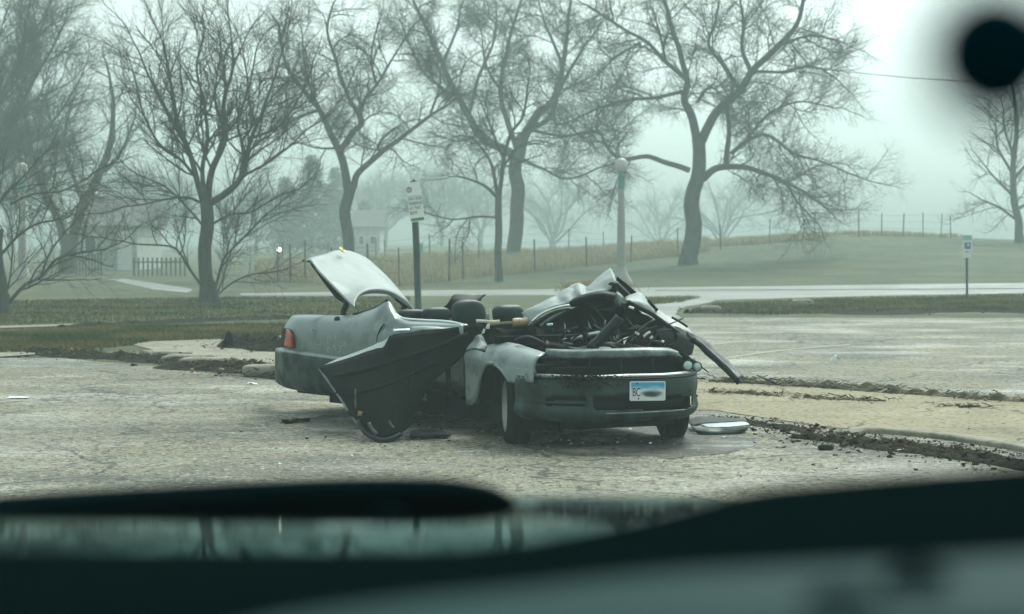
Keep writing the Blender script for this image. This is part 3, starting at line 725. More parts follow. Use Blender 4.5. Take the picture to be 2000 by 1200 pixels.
b = on_terr(135, 535, 92)
tree('bare_tree', 'pale V-shaped tree far back in the fog at left', TG, b, [
    ([(133, 540), (134, 510), (134, 478)], 40, 36, 0, False),
    ([(130, 485), (112, 425), (85, 370), (62, 300), (50, 230), (30, 140)], 24, 6, .3, True),
    ([(138, 485), (158, 410), (190, 350), (212, 290), (222, 220), (215, 150)], 26, 6, -.2, True),
    ([(165, 400), (140, 340), (125, 280), (140, 200)], 12, 4, .4, True),
    ([(195, 340), (235, 300), (260, 240)], 9, 4, .3, True),
    ([(85, 370), (110, 300), (95, 220)], 9, 4, -.3, True)], 'far', 17, 1.2, .7)
b = on_terr(1990, 472, 108)
tree('bare_tree', 'upright faint bare tree at the right edge of the hill', TG, b, [
    ([(1991, 474), (1988, 430), (1980, 380), (1978, 320), (1985, 250), (1980, 190)], 20, 8, 0, .2),
    ([(1986, 430), (1950, 405), (1915, 390)], 7, 3, .3, True), ([(1981, 385), (1945, 350), (1920, 320)], 7, 3, -.3, True),
    ([(1978, 340), (1950, 290), (1945, 240)], 7, 3, .3, True), ([(1980, 350), (2020, 300), (2040, 240)], 8, 3, -.3, True),
    ([(1985, 410), (2040, 380), (2080, 350)], 8, 3, .3, True), ([(1978, 300), (1962, 250), (1960, 210)], 6, 3, .4, True)], 'far', 18, 1.0, .85)
def fan_tree(label, px, py, Y, hpx, rpx, seed, wpx=14, dens=.6, scale=1.0, n=9, low=.0):
    X = (px - 1000) / F * Y; base = (X, Y, terr(X, Y)); rr = random.Random(seed); by = proj(base)[1]
    L = [([(px, by), (px + rr.uniform(-3, 3), by - hpx * .18), (px, by - hpx * .3)], wpx, wpx * .8, 0, False)]
    for i in range(n):
        a = (i + .5) / n * 2 - 1; a += rr.uniform(-.12, .12); e = math.sqrt(max(.05, 1 - a * a * .8))
        L.append(([(px, by - hpx * (.14 + .12 * rr.random())), (px + a * rpx * .3 + rr.uniform(-9, 9), by - hpx * (.30 + .12 * e + .1 * rr.random())), (px + a * rpx * .6 + rr.uniform(-12, 12), by - hpx * (.34 + low * .5 + .36 * e)), (px + a * rpx * .9 + rr.uniform(-8, 8), by - hpx * (.30 + low + .62 * e * rr.uniform(.8, 1.05)))], wpx * .36, 2, rr.uniform(-.6, .6), True))
    return tree('bare_tree', label, TG, base, L, 'far', seed, scale * 1.35, dens)
fan_tree('faint spreading bare tree in fog left of the street lamp', 1082, 490, 251, 165, 100, 21, 17, .6, 1.1)
fan_tree('faint low bare tree seen past the trunk of the largest tree', 1408, 487, 259, 150, 120, 22, 16, .5, 1.1, low=-.06)
fan_tree('foggy bushy bare tree left of the parking sign', 752, 500, 256, 130, 90, 23, 9, .8, 1.0, 11)
fan_tree('foggy bushy bare tree just right of the parking sign', 862, 500, 267, 150, 95, 24, 9, .8, 1.0, 11)
fan_tree('foggy small bare tree behind the slender tree', 940, 497, 259, 130, 70, 25, 9, .7, .9)
fan_tree('foggy bushy bare tree beside the pale house at left', 300, 520, 220, 150, 110, 26, 11, .8, 1.0, 11)
fan_tree('foggy bare shrub tree under the conifer at left', 500, 520, 186, 120, 70, 27, 8, .9, .8, 10)
fan_tree('foggy bare tree right of the lamp post on the far slope', 1290, 480, 280, 120, 90, 28, 9, .45, 1.0)
fan_tree('foggy tall bare tree at the far left behind the lamp post', 20, 530, 213, 300, 160, 29, 16, .6, 1.3, 11)

# conifers: whorls of drooping needle sprays round a trunk
def conifer(label, px, Y, hpx, rpx, seed):
    X = (px - 1000) / F * Y; base = (X, Y, terr(X, Y)); k = Y / F; h = hpx * k; rad = rpx * k; rr = random.Random(seed)
    root = thing('conifer_tree', label, 'tree', base, 'dark conifers in the fog'); tr = Poly(); tr.add([base, vadd(base, (0, 0, h * .5)), vadd(base, (0, 0, h))], .22, .03, 7)
    v, f = tr.geo(); quadmesh('trunk', v, f, M['bark'], base, root)
    P = []; q = []
    for i in range(260):
        t = (i / 260) ** .85; z = h * (.08 + .92 * t); L = rad * (1 - t) ** .75 * rr.uniform(.55, 1.15) + .15; a = rr.uniform(0, 6.283)
        for s in range(int(8 + L * 9)):
            u = rr.uniform(.15, 1); c = (base[0] + math.cos(a) * L * u + rr.gauss(0, .16), base[1] + math.sin(a) * L * u + rr.gauss(0, .16), base[2] + z - .35 * L * u * u + rr.gauss(0, .1))
            d = vnorm((math.cos(a) + rr.gauss(0, .6), math.sin(a) + rr.gauss(0, .6), -.25 + rr.gauss(0, .4))); e = vnorm(np.cross(d, randdir(rr))); l_ = rr.uniform(.18, .4); w_ = .07
            m_ = len(P); P += [vadd(c, e, -w_), vadd(vadd(c, d, l_), e, -w_ * .3), vadd(vadd(c, d, l_), e, w_ * .3), vadd(c, e, w_)]; q.append([m_, m_ + 1, m_ + 2, m_ + 3])
    quadmesh('crown', np.array(P, float), np.array(q), M['needle'], base, root)
conifer('tallest dark conifer in the fog left of the forked tree', 610, 187, 189, 62, 31)
conifer('second foggy conifer partly behind the forked tree trunk', 655, 198, 163, 50, 32)
conifer('lower foggy conifer nearest the fan-shaped tree', 560, 191, 146, 55, 33)
conifer('short foggy conifer right of the forked tree trunk', 712, 218, 94, 40, 34)

# ================================================================== fences
def fence(name, label, pix, hgt, wires, grp=None, rpost=.028):
    P = [on_terr(*p, 113) for p in pix]; base = P[0]; root = thing(name, label, 'fence', base, grp); rr = random.Random(len(pix)); tops = []
    for i, p in enumerate(P):
        hh = hgt * rr.uniform(.88, 1.15); lx = rr.uniform(-.05, .05); b_ = MB(); r_ = rpost * rr.uniform(.8, 1.3)
        b_.tube([vadd(p, (0, 0, -.2)), vadd(p, (lx * .5, 0, hh * .5)), vadd(p, (lx, 0, hh))], r_, 6, 1); b_.build('fence_post', M['wood'], base, root); tops.append((p, lx, hh))
    for wv in wires:
        b_ = MB()
        for i in range(len(P) - 1):
            (a, la, ha), (c, lc, hc) = tops[i], tops[i + 1]; q0 = vadd(a, (la * wv, 0, ha * wv)); q1 = vadd(c, (lc * wv, 0, hc * wv)); md = tuple((np.array(q0) + np.array(q1)) / 2 - np.array((0, 0, .03)))
            b_.tube([q0, md, q1], .007, 3, 2)
        b_.build('fence_wire', M['dark'], base, root)
fence('wire_fence', 'thin post and wire fence along the foot of the dry grass bank', [(542, 551), (568, 551), (596, 553), (650, 556), (720, 558), (780, 560), (877, 550), (905, 546), (1045, 532), (1146, 522), (1232, 512), (1324, 502), (1408, 489), (1503, 477), (1590, 470), (1677, 464), (1722, 461), (1764, 459), (1803, 460), (1838, 462), (1857, 464)], 1.4, (.35, .65, .92))
fence('wire_fence', 'second fainter post fence behind the dry grass in the fog', [(552, 522), (640, 516), (735, 515), (752, 514), (840, 510), (905, 507), (935, 506), (1010, 503), (1110, 498), (1180, 492), (1140, 495)][:10], 1.3, (.5, .9))
# picket fence by the far house
b = on_terr(150, 540, 92); root = thing('picket_fence', 'dark picket fence in front of the pale far house', 'fence', b); k = b[1] / F
for i in range(9):
    bb = MB(); bb.box((b[0] + i * 6 * k, b[1], .45 + .05 * (i % 3)), (.07, .04, .9 + .1 * (i % 3))); bb.build('picket', M['picket'], b, root)
bb = MB(); bb.box((b[0] + 24 * k, b[1] + .04, .3), (50 * k, .03, .06)); bb.box((b[0] + 24 * k, b[1] + .04, .7), (50 * k, .03, .06)); bb.build('rail', M['picket'], b, root)
b = on_terr(262, 540, 92); root = thing('picket_fence', 'dark low fence right of the white door under foggy trees', 'fence', b)
for i in range(12):
    bb = MB(); bb.box((b[0] + i * 9 * k, b[1], .4), (.08, .04, .8)); bb.build('picket', M['picket'], b, root)
bb = MB(); bb.box((b[0] + 50 * k, b[1] + .04, .6), (102 * k, .03, .06)); bb.build('rail', M['picket'], b, root)

# ================================================================== far houses
def house(label, px0, px1, Y, hwall, hroof, depth, features):
    x0, x1 = (px0 - 1000) / F * Y, (px1 - 1000) / F * Y; z0 = terr((x0 + x1) / 2, Y) - .1; base = ((x0 + x1) / 2, Y, z0)
    root = thing('house', label, 'house', base); m_ = MB(); m_.box((base[0], Y + depth / 2, z0 + hwall / 2), (x1 - x0, depth, hwall)); m_.build('wall', M['wall'], base, root)
    o_ = .35; zz = z0 + hwall; v = [(x0 - o_, Y - o_, zz - .05), (x1 + o_, Y - o_, zz - .05), (x1 + o_, Y + depth + o_, zz - .05), (x0 - o_, Y + depth + o_, zz - .05), (x0 - o_, Y + depth / 2, zz + hroof), (x1 + o_, Y + depth / 2, zz + hroof)]
    mesh('roof', v, [[0, 1, 5, 4], [2, 3, 4, 5], [0, 4, 3], [1, 2, 5], [3, 2, 1, 0]], M['roofing'], base, root, False)
    for kind, a, c, za, zb in features:
        xa, xb = (a - 1000) / F * Y, (c - 1000) / F * Y; m_ = MB(); m_.box(((xa + xb) / 2, Y - .03, z0 + (za + zb) / 2), (xb - xa, .08, zb - za))
        o2 = m_.build(kind, M['door'] if kind == 'door' else M['white'], base, root)
        if kind == 'window':
            m_ = MB(); m_.box(((xa + xb) / 2, Y - .08, z0 + (za + zb) / 2), (xb - xa - .15, .04, zb - za - .15)); m_.build('pane', M['glassdark'], base, o2)
house('pale low house with a white door behind trees at far left', 150, 268, 100, 2.4, 1.5, 7, [('door', 230, 258, .1, 2.1), ('window', 165, 190, 1.0, 1.9)])
house('small pale house faint in fog behind the forked tree', 692, 742, 170, 2.4, 1.4, 6, [('window', 700, 712, .8, 1.6), ('window', 722, 734, .8, 1.6)])

# ================================================================== lamps, signs, wire
def lamp_post(label, base, grp, first=[None]):
    if first[0] is None:
        root = thing('street_lamp', label, 'street lamp', base, grp); o_ = base
        for nm, prof, mm in (('base', [(.42, 0), (.40, .12), (.26, .35), (.19, .55), (.17, .62)], 'lpconc'), ('post', [(.165, .6), (.11, 3.35)], 'lpconc'), ('collar', [(.115, 3.35), (.12, 3.5), (.105, 3.78), (.13, 3.8), (.07, 3.86), (.10, 3.95)], 'lpgreen'),
                             ('globe', [(.10, 3.95), (.19, 4.02), (.225, 4.14), (.215, 4.27), (.16, 4.38), (.06, 4.43), (.001, 4.44)], 'globe')):
            m_ = MB(); m_.lathe(prof, o_, (0, 0, 1), (1, 0, 0), 20); m_.build(nm, M[mm], o_, root, True)
        first[0] = root; return root
    src = first[0]; r = src.copy(); COL.objects.link(r); r.location = base; r['label'] = label
    for c in list(src.children):
        d = c.copy(); COL.objects.link(d); d.parent = r
    return r
LG = 'concrete globe lamp posts in the park'
lb_ = gnd(1213, 557); lamp_post('pale concrete globe lamp post behind the crumpled roof', (lb_[0], lb_[1], 0), LG)
lb_ = (at(44, 560, 74)[0], 74, 0); lamp_post('pale concrete lamp post half hidden by branches at the left edge', (lb_[0], lb_[1], 0), LG)
b = gnd(545, 549); root = thing('lit_lamp_post', 'thin far lamp post with a small glowing bulb left of the trunk lid', 'street lamp', b)
hz = at(545, 488, b[1])[2]
m_ = MB(); m_.tube([b, (b[0], b[1], hz - .12)], .055, 8, 1); m_.build('post', M['lpconc'], b, root)
m_ = MB(); m_.lathe([(.001, -.09), (.06, -.06), (.085, 0), (.06, .06), (.001, .09)], (b[0], b[1], hz), (0, 0, 1), (1, 0, 0), 12); m_.build('bulb', M['lit'], b, root, True)
m_ = MB(); m_.lathe([(.055, -.16), (.09, -.1), (.09, -.07), (.03, -.06)], (b[0], b[1], hz), (0, 0, 1), (1, 0, 0), 12); m_.build('lamp_holder', M['dark'], b, root, True)

# parking sign on a dark green post
Y = 36.5; b = gnd(818, 647); b = (at(818, 640, Y)[0], Y, 0); root = thing('parking_sign', 'white and green pay parking sign on a dark green post', 'sign', b)
s_ = Y / F; top = at(808, 353, Y); zt = top[2]
m_ = MB(); m_.tube([(b[0], Y, -.1), at(814, 500, Y), at(807.5, 354, Y)], .062, 8, 2); m_.build('post', M['green_post'], b, root)
UL, UR, LL = [np.array(at(x, y, Y + d)) for x, y, d in ((791, 358, -.16), (820, 354, -.04), (794, 436, -.16))]
u = (UR - UL); vv = (LL - UL); wS, hS = np.linalg.norm(u), np.linalg.norm(vv); u /= wS; vv = vv - u * (vv @ u); vv /= np.linalg.norm(vv); n_ = np.cross(u, -vv)
def SP_(a, c, d=0): return tuple(UL + u * a * wS + vv * c * hS + n_ * d)
def plate(name, a0, c0, a1, c1, m, base, parent, d0=0, d1=.004, rad=.05):
    ol = []
    for cx, cy, s0 in ((a1 - rad, c0 + rad * wS / hS, 0), (a1 - rad, c1 - rad * wS / hS, 1), (a0 + rad, c1 - rad * wS / hS, 2), (a0 + rad, c0 + rad * wS / hS, 3)):
        for i in range(5):
            t = R(-90 + 90 * s0 + 22.5 * i); ol.append((cx + rad * math.cos(t), cy + rad * wS / hS * math.sin(t)))
    k = len(ol); v = [SP_(x, y, d1) for x, y in ol] + [SP_(x, y, d0) for x, y in ol]
    return mesh(name, v, [list(range(k))[::-1], list(range(k, 2 * k))] + [[i, (i + 1) % k, k + (i + 1) % k, k + i] for i in range(k)], m, base, parent, False)
pl = plate('sign_plate', 0, 0, 1, 1, M['signwhite'], b, root, -.004, .0)
plate('green_band', .06, .905, .94, .975, M['signgreen'], b, pl, .0005, .003, .01)
plate('dividing_line', .05, .345, .95, .353, M['signtext'], b, pl, .0005, .003, .002)
ring = [SP_(.20 + .155 * math.cos(t), .18 + .155 * wS / hS * math.sin(t), .003) for t in np.linspace(0, 2 * math.pi, 28)]
v, f = tubegeo(ring, .008, 5, False); mesh('letter_ring', v, f, M['signtext'], b, pl)
for txt, a, c, sz in (('P', .13, .235, .13), ('PAY FOR', .06, .46, .088), ('PARKING', .06, .575, .088), ('AT PAY', .06, .69, .088), ('BOX', .06, .805, .088)):
    textmesh('sign_letters', txt, sz, M['signtext'], b, pl, (SP_(a, c, .003), u, -vv), .0015, .78 if sz < .1 else .9)
m_ = MB(); m_.box(at(808, 353, Y + .02), (.05, .06, .03)); m_.build('post_cap', M['black'], b, root)
m_ = MB(); m_.box(at(823, 485, Y + .05), (.07, .04, .18)); m_.build('bracket', M['signteal'], b, root)

# accessible parking sign at right
b = gnd(1889, 591); Y = b[1]; root = thing('parking_sign', 'small pale accessible parking sign on a thin green post at right', 'sign', b)
m_ = MB(); m_.tube([(b[0], Y, -.1), at(1888, 462, Y)], .032, 8, 1); m_.build('post', M['green_post'], b, root)
UL, UR, LL = [np.array(at(x, y, Y - .05)) for x, y in ((1880, 459), (1899, 459), (1880, 490))]
def setplate(*q):
    global UL, u, vv, wS, hS, n_
    UL, UR, LL = [np.array(at(x, y, Y - .05)) for x, y in q]; u = UR - UL; vv = LL - UL; wS, hS = np.linalg.norm(u), np.linalg.norm(vv); u /= wS; vv /= hS; n_ = np.cross(u, -vv)
setplate((1880, 459), (1899, 459), (1880, 491)); pl = plate('sign_plate', 0, 0, 1, 1, M['signwhite'], b, root, -.005, 0)
plate('sign_header', .04, .03, .96, .34, M['signteal'], b, pl, .0005, .003, .02); plate('blue_panel', .2, .46, .84, .86, M['signblue'], b, pl, .0005, .003, .02)
plate('wheelchair_mark', .5, .54, .66, .7, M['signwhite'], b, pl, .0035, .006, .04)
setplate((1878, 493), (1898, 493), (1878, 504)); plate('lower_plate', 0, 0, 1, 1, M['signwhite'], b, root, -.005, 0)
# overhead wire
Y = 108; P = [at(1330, 85, Y + 10), at(1500, 122, Y + 4), at(1680, 143, Y), at(1860, 157, Y - 4), at(2300, 172, Y - 14)]
tag(tube('overhead_wire', P, .022, M['dark'], P[2], None, 5, 8), 'thin dark overhead wire crossing the foggy sky at right', 'cable')

# ================================================================== the wrecked car
W0 = gnd(985, 866); A = Frame(W0, 27); B = Frame(A.w(-1.2, 0, 0), 40)
CB = (W0[0] + .3, W0[1] + 1.2, 0)
car = thing('wrecked_car', 'crushed silver green sedan with torn roof, open trunk and peeled side, on the asphalt', 'car', CB)
def As(px, py, y=0.0): return A.on(px, py, y=y)
def Bs(px, py, y=0.0): return B.on(px, py, y=y)
def rowA(pp, y): return [A.on(px, py, y=y) for px, py in pp]
def rowB(pp, y): return [B.on(px, py, y=y) for px, py in pp]

# rear quarter panel with its torn pillar stub
cx = [561, 575, 600, 650, 690, 712, 735, 756, 768, 776, 800, 860, 905]
r0 = [622, 618, 617, 618, 617, 610, 601, 589, 604, 616, 625, 628, 634]
q0 = rowB(list(zip(cx, r0)), .14); q0[0] = B.on(569, 622, y=.26)
r1 = [632, 625, 624, 625, 625, 621, 616, 609, 617, 625, 632, 635, 640]
q1 = rowB(list(zip(cx, r1)), .05); q1[0] = B.on(562, 632, y=.16)
q2 = rowB([(x, 637 + (i > 3)) for i, x in enumerate(cx)], .0); q2[0] = B.on(558, 640, y=.1)
q3 = rowB([(x, 660) for x in cx], -.02); q3[0] = B.on(555, 660, y=.08)
q4 = rowB([(x, 690 + .06 * (x - 560)) for x in cx], -.01); q4[0] = B.on(552, 690, y=.10)
q5 = rowB([(x, 704 + .14 * (x - 560)) for x in cx], .03); q5[0] = B.on(553, 703, y=.12)
quarter = panel('rear_quarter_panel', [q0, q1, q2, q3, q4, q5], M['paint'], CB, car, 5, 5, .012)
tube('chrome_trim', [B.on(x, y, y=.10) for x, y in ((769, 612), (776, 618), (790, 623), (830, 626), (862, 627.5), (890, 631), (912, 637))], .013, M['chrome'], CB, car, 6)
tube('glass_trim', [B.on(x, y, y=.13) for x, y in ((690, 614), (712, 609), (735, 600), (757, 586))], .012, M['dark'], CB, quarter, 6)
m_ = MB(); p_ = Bs(660, 626, .04); m_.lathe([(.001, .02), (.035, .02), (.04, .0)], p_, -B.M[1], B.M[2], 14); m_.build('antenna_stub', M['black'], CB, quarter, True)
tube('door_seam', [Bs(x, y, -.028) for x, y in ((750, 634), (744, 641), (738, 655), (736, 668))], .008, M['dark'], CB, quarter, 5)
for i, st in enumerate(([(612, 652), (607, 645), (613, 641), (618, 646)], [(627, 668), (624, 674), (617, 672)], [(640, 672), (641, 655)], [(646, 671), (645, 656), (650, 664), (655, 655), (656, 668)], [(667, 671), (670, 665), (675, 668), (672, 674), (666, 676)],
                        [(641, 688), (640, 680), (646, 682)], [(650, 680), (653, 674), (655, 684)], [(659, 674), (664, 676), (665, 686), (660, 688)])):
    tube('chalk_mark', [Bs(x, y, -.030) for x, y in st], .0034, M['chalk'], CB, quarter, 4, 3)
# tail light wrapped round the corner
tl = []
for (xa, ya), (xb, yb), in (((561, 643), (556, 676)), ((566, 644), (562, 677)), ((570, 650), (569, 678)), ((573, 658), (574, 679))):
    tl.append(((xa, ya), (xb, yb)))
ys_ = [.075, .03, -.02, -.03]
rows = [[B.on(lerp(a[0], c[0], t), lerp(a[1], c[1], t), y=ys_[i] - .022) for i, (a, c) in enumerate(tl)] for t in (0, .33, .66, 1)]
rows2 = [[B.on(lerp(a[0], c[0], t) + (-6 if i == 0 else 1), lerp(a[1], c[1], t) + (1.5 if t > .5 else -1.5), y=ys_[i] - .012) for i, (a, c) in enumerate(tl)] for t in (0, .33, .66, 1)]
panel('lamp_surround', rows2, M['black'], CB, car, 3, 3, .02)
tlo = panel('tail_light', rows, M['red'], CB, car, 3, 3, .02)
# rear bumper
bx = [540, 548, 562, 600, 650, 700]
def rb(ys, off, inn): return [B.on(x, y, y=off + inn * e) for x, y, e in zip(bx, ys, (1, .45, .12, 0, 0, 0))]
panel('rear_bumper', [rb([686, 685, 685, 691, 698, 704], .02, .3), rb([690, 689, 690, 697, 704, 710], -.07, .34), rb([695, 694, 696, 703, 710, 716], -.09, .34),
                      rb([715, 716, 720, 727, 734, 740], -.09, .36), rb([736, 741, 746, 752, 758, 764], -.05, .38), rb([744, 750, 756, 763, 771, 777], .05, .4)], M['bumper'], CB, car, 5, 4, .015)
panel('bumper_ledge', [rb([682, 681, 681, 686, 693, 699], .06, .3), rb([685, 684, 684, 690, 697, 703], -.06, .33), rb([690, 689, 690, 696, 703, 709], -.085, .34)], M['paint'], CB, car, 5, 3, .01)

# raised trunk lid
HN = B.w(-1.53, .15, 0)[1]; RN = B.w(-2.385, .15, 0)[1]
lid_rows = [
    [(594, 510, RN + .02), (606, 503.5, RN + .2), (632, 497, RN + .45), (655, 489.5, RN + .68), (680, 489.5, RN + .9), (700, 496, RN + 1.1)],
    [(606, 508, RN - .02), (622, 503, RN + .15), (642, 499, RN + .4), (664, 496, RN + .62), (690, 494.5, RN + .86), (716, 504, RN + 1.05)],
    [(620, 526, RN - .15), (640, 523, RN + .05), (662, 519, RN + .28), (685, 515, RN + .52), (708, 511, RN + .75), (733, 518, RN + .98)],
    [(645, 553, RN - .35), (664, 548, RN - .2), (688, 543, RN + .05), (712, 539, RN + .3), (738, 537, RN + .55), (762, 546, RN + .8)],
    [(676, 585, HN + .12), (690, 577, HN + .2), (712, 565, HN + .35), (738, 561, HN + .52), (764, 566, HN + .72), (789, 578, HN + .9)],
    [(693, 600, HN), (694, 589, HN + .1), (708, 577, HN + .3), (737, 574, HN + .5), (768, 580, HN + .7), (814, 610, HN + .95)]]
lid = panel('trunk_lid', [[at(*q) for q in r] for r in lid_rows], M['paint_skylit'], CB, car, 6, 6, .016, offset=1)
panel('lid_underside', [[at(590, 509.5, RN + .06), at(603, 506, RN + .16), at(612, 510, RN + .2)], [at(592, 511, RN + .06), at(604, 513, RN + .1), at(610, 517, RN + .12)]], M['black'], CB, lid, 3, 3, .01)
tube('weather_strip', [at(x, y, RN - .1 - .003 * (x - 610)) for x, y in ((608, 515), (622, 534), (643, 557), (660, 578), (676, 590))], [.012, .012, .03, .03, .02], M['black'], CB, lid, 6)
tube('hinge_arm', [at(x, y, HN + .25) for x, y in ((676, 587), (676, 595), (672, 606), (669, 618))], .028, M['dark'], CB, car, 8)
tube('hinge_arm', [at(x, y, HN + .95) for x, y in ((784, 590), (790, 595), (789, 604), (787, 614))], .03, M['dark'], CB, car, 8)
panel('hinge_bracket', [[at(768, 581, HN + .74), at(790, 590, HN + .86), at(812, 606, HN + .97)], [at(774, 589, HN + .76), at(788, 597, HN + .86), at(808, 605, HN + .97)]], M['black'], CB, lid, 3, 3, .02)
bd = np.array(at(669, 488.5, RN + .60)); bu = np.array(at(679, 490.5, RN + .9)) - np.array(at(659, 490.5, RN + .64)); bu /= np.linalg.norm(bu); bv = np.array((.0, .92, .30)); bv -= bu * (bv @ bu); bv /= np.linalg.norm(bv)
ring = [bd + bu * .045 * math.cos(t) + bv * .028 * math.sin(t) - np.array((0, .03, 0)) for t in np.linspace(0, 2 * math.pi, 24)]
v, f = tubegeo(ring, .006, 6, False); eb = mesh('emblem', v, f, M['gold'], CB, lid)
v, f = tubegeo(catmull([bd + bu * a + bv * c - np.array((0, .03, 0)) for a, c in ((.012, .022), (-.012, -.006), (-.006, -.014), (.03, -.012))], 4), .005, 6); mesh('emblem_stroke', v, f, M['gold'], CB, eb)

# cabin floor, far side, shelf, seats
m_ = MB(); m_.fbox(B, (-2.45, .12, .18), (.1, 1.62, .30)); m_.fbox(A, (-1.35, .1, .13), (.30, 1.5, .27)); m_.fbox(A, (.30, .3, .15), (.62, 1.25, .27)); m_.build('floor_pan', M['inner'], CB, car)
panel('far_side_panel', [[B.w(-2.45, 1.6, .95), B.w(-1.5, 1.66, .95), B.w(-.6, 1.7, .9), B.w(.25, 1.7, .86)], [B.w(-2.5, 1.7, .6), B.w(-1.5, 1.75, .6), B.w(-.6, 1.75, .6), B.w(.25, 1.75, .6)], [B.w(-2.4, 1.65, .25), B.w(-1.5, 1.7, .25), B.w(-.6, 1.7, .25), B.w(.25, 1.7, .25)]], M['paint'], CB, car, 4, 4, .015)
panel('tail_panel', [[B.w(-2.5, .2, .9), B.w(-2.58, .9, .9), B.w(-2.5, 1.6, .9)], [B.w(-2.62, .12, .6), B.w(-2.7, .9, .6), B.w(-2.62, 1.7, .6)], [B.w(-2.5, .2, .3), B.w(-2.6, .9, .3), B.w(-2.5, 1.6, .3)]], M['paint'], CB, car, 4, 4, .015)
panel('rear_shelf', [[B.w(-1.45, .2, .86), B.w(-1.45, .9, .88), B.w(-1.45, 1.55, .86)], [B.w(-.85, .2, .86), B.w(-.85, .9, .88), B.w(-.85, 1.55, .86)]], M['liner'], CB, car, 4, 3, .02, .03)
for y_, px, py, w_, h_, Yd in ((.42, 915, 612, .36, .24, 17.75), (1.05, 992, 613, .34, .17, 18.3)):
    c = at(px, py, Yd); hr = blob('headrest', c, (.15, w_, h_), M['seat'], CB, car, B, 2.8, 12, .01)
    l = B.M @ (np.array(c) - B.o); 
    for s_ in (-.07, .07): st = MB(); st.tube([B.w(l[0], l[1] + s_, l[2] - .05), B.w(l[0], l[1] + s_, l[2] - h_ / 2 - .1)], .008, 6, 1); st.build('headrest_post', M['chrome'], CB, hr)
    blob('seat_back', B.w(l[0] - .03, l[1], l[2] - h_ / 2 - .30), (.22, .52, .56), M['seat'], CB, car, B, 4, 12, .012)
    blob('seat_cushion', B.w(l[0] + .22, l[1], .38), (.5, .52, .2), M['seat'], CB, car, B, 4, 10)
blob('rear_seat', B.w(-.62, .85, .62), (.24, 1.35, .52), M['liner'], CB, car, B, 4, 12, .01)
for px, py, d in ((806, 617, (.12, .26, .12)), (852, 615, (.14, .3, .14)), (795, 614, (.1, .16, .09))):
    blob('rear_headrest', at(px, py, 18.3), d, M['seat'], CB, car, B, 3, 10)
panel('torn_liner', [[at(856, 609, 18.5), at(872, 594, 18.4), at(886, 580, 18.5), at(915, 580, 18.6), at(948, 579.5, 18.8)], [at(862, 614, 18.4), at(880, 606, 18.4), at(896, 597, 18.4), at(920, 592, 18.5), at(938, 584, 18.7)], [at(868, 622, 18.4), at(888, 620, 18.3), at(905, 616, 18.3), at(922, 606, 18.4), at(930, 596, 18.6)]], M['black'], CB, car, 4, 4, .02, .015)
panel('belt_line', [[at(780, 621, 18.2), at(840, 622, 18.0), at(900, 628, 17.7), at(960, 630, 17.6), at(1040, 634, 17.6)], [at(780, 634, 18.2), at(840, 636, 18.0), at(900, 645, 17.7), at(960, 652, 17.6), at(1040, 660, 17.6)]], M['black'], CB, car, 4, 3, .05, .02)

# side opening behind the peeled skin: sill, inner panel, pipes
panel('inner_side_panel', [[Bs(740, 676, .25), Bs(800, 690, .22), Bs(850, 694, .2), Bs(912, 690, .2)], [Bs(740, 720, .25), Bs(800, 724, .2), Bs(850, 724, .16), Bs(912, 722, .18)], [Bs(740, 765, .25), Bs(800, 765, .22), Bs(850, 765, .2), Bs(912, 766, .2)]], M['dark'], CB, car, 5, 5, .02, .03, 5)
tube('loose_pipe', [at(x, y, 16.9) for x, y in ((808, 753), (820, 762), (832, 774))], .015, M['steel'], CB, car, 6)
tube('loose_pipe', [at(x, y, 16.9) for x, y in ((802, 777), (818, 778), (834, 781))], .012, M['steel'], CB, car, 6)
tube('door_pillar', [at(x, y, 17.1) for x, y in ((875, 690), (875, 725), (876, 765))], .02, M['black'], CB, car, 6)
m_ = MB(); m_.fbox(B, (-1.7, -.02, .14), (-.1, .16, .34)); m_.build('sill', M['inner'], CB, car)
panel('metal_scrap', [[at(811, 802, 16.8), at(828, 806, 16.8)], [at(813, 808, 16.8), at(822, 809, 16.8)]], M['steel'], CB, car, 3, 3, .01)

# peeled door skin, folded out towards the ground
pk = [
    [(625, 721, 17.7), (660, 710, 17.55), (700, 697, 17.4), (735, 685, 17.3), (752, 680, 17.22), (760, 668, 17.2), (768, 657, 17.2), (800, 653.5, 17.2), (840, 648, 17.2), (885, 642, 17.2), (936, 634, 17.25)],
    [(640, 743, 17.45), (670, 742, 17.2), (703, 738, 17.1), (735, 732, 17.0), (752, 724, 16.98), (766, 716, 17), (780, 708, 17), (808, 699, 17), (845, 690, 17.05), (890, 677, 17.1), (930, 660, 17.2)],
    [(665, 777, 17.1), (690, 775, 16.9), (712, 772, 16.8), (737, 768, 16.75), (752, 764, 16.75), (768, 758, 16.8), (784, 752, 16.8), (808, 743, 16.85), (838, 730, 16.9), (875, 710, 17), (915, 686, 17.12)],
    [(688, 812, 16.75), (704, 815, 16.62), (722, 818, 16.55), (742, 817, 16.5), (756, 813, 16.52), (768, 806, 16.55), (780, 798, 16.6), (795, 787, 16.65), (810, 772, 16.7), (830, 756, 16.8), (850, 737, 16.9)],
    [(712, 842, 16.55), (724, 851, 16.45), (736, 857, 16.4), (748, 860, 16.36), (758, 859, 16.38), (768, 856, 16.42), (778, 851, 16.46), (786, 845, 16.5), (793, 838, 16.54), (798, 828, 16.58), (802, 815, 16.62)]]
peel = panel('peeled_door', [[at(*q) for q in r] for r in pk], M['inner'], CB, car, 4, 5, .02, .012, 3)
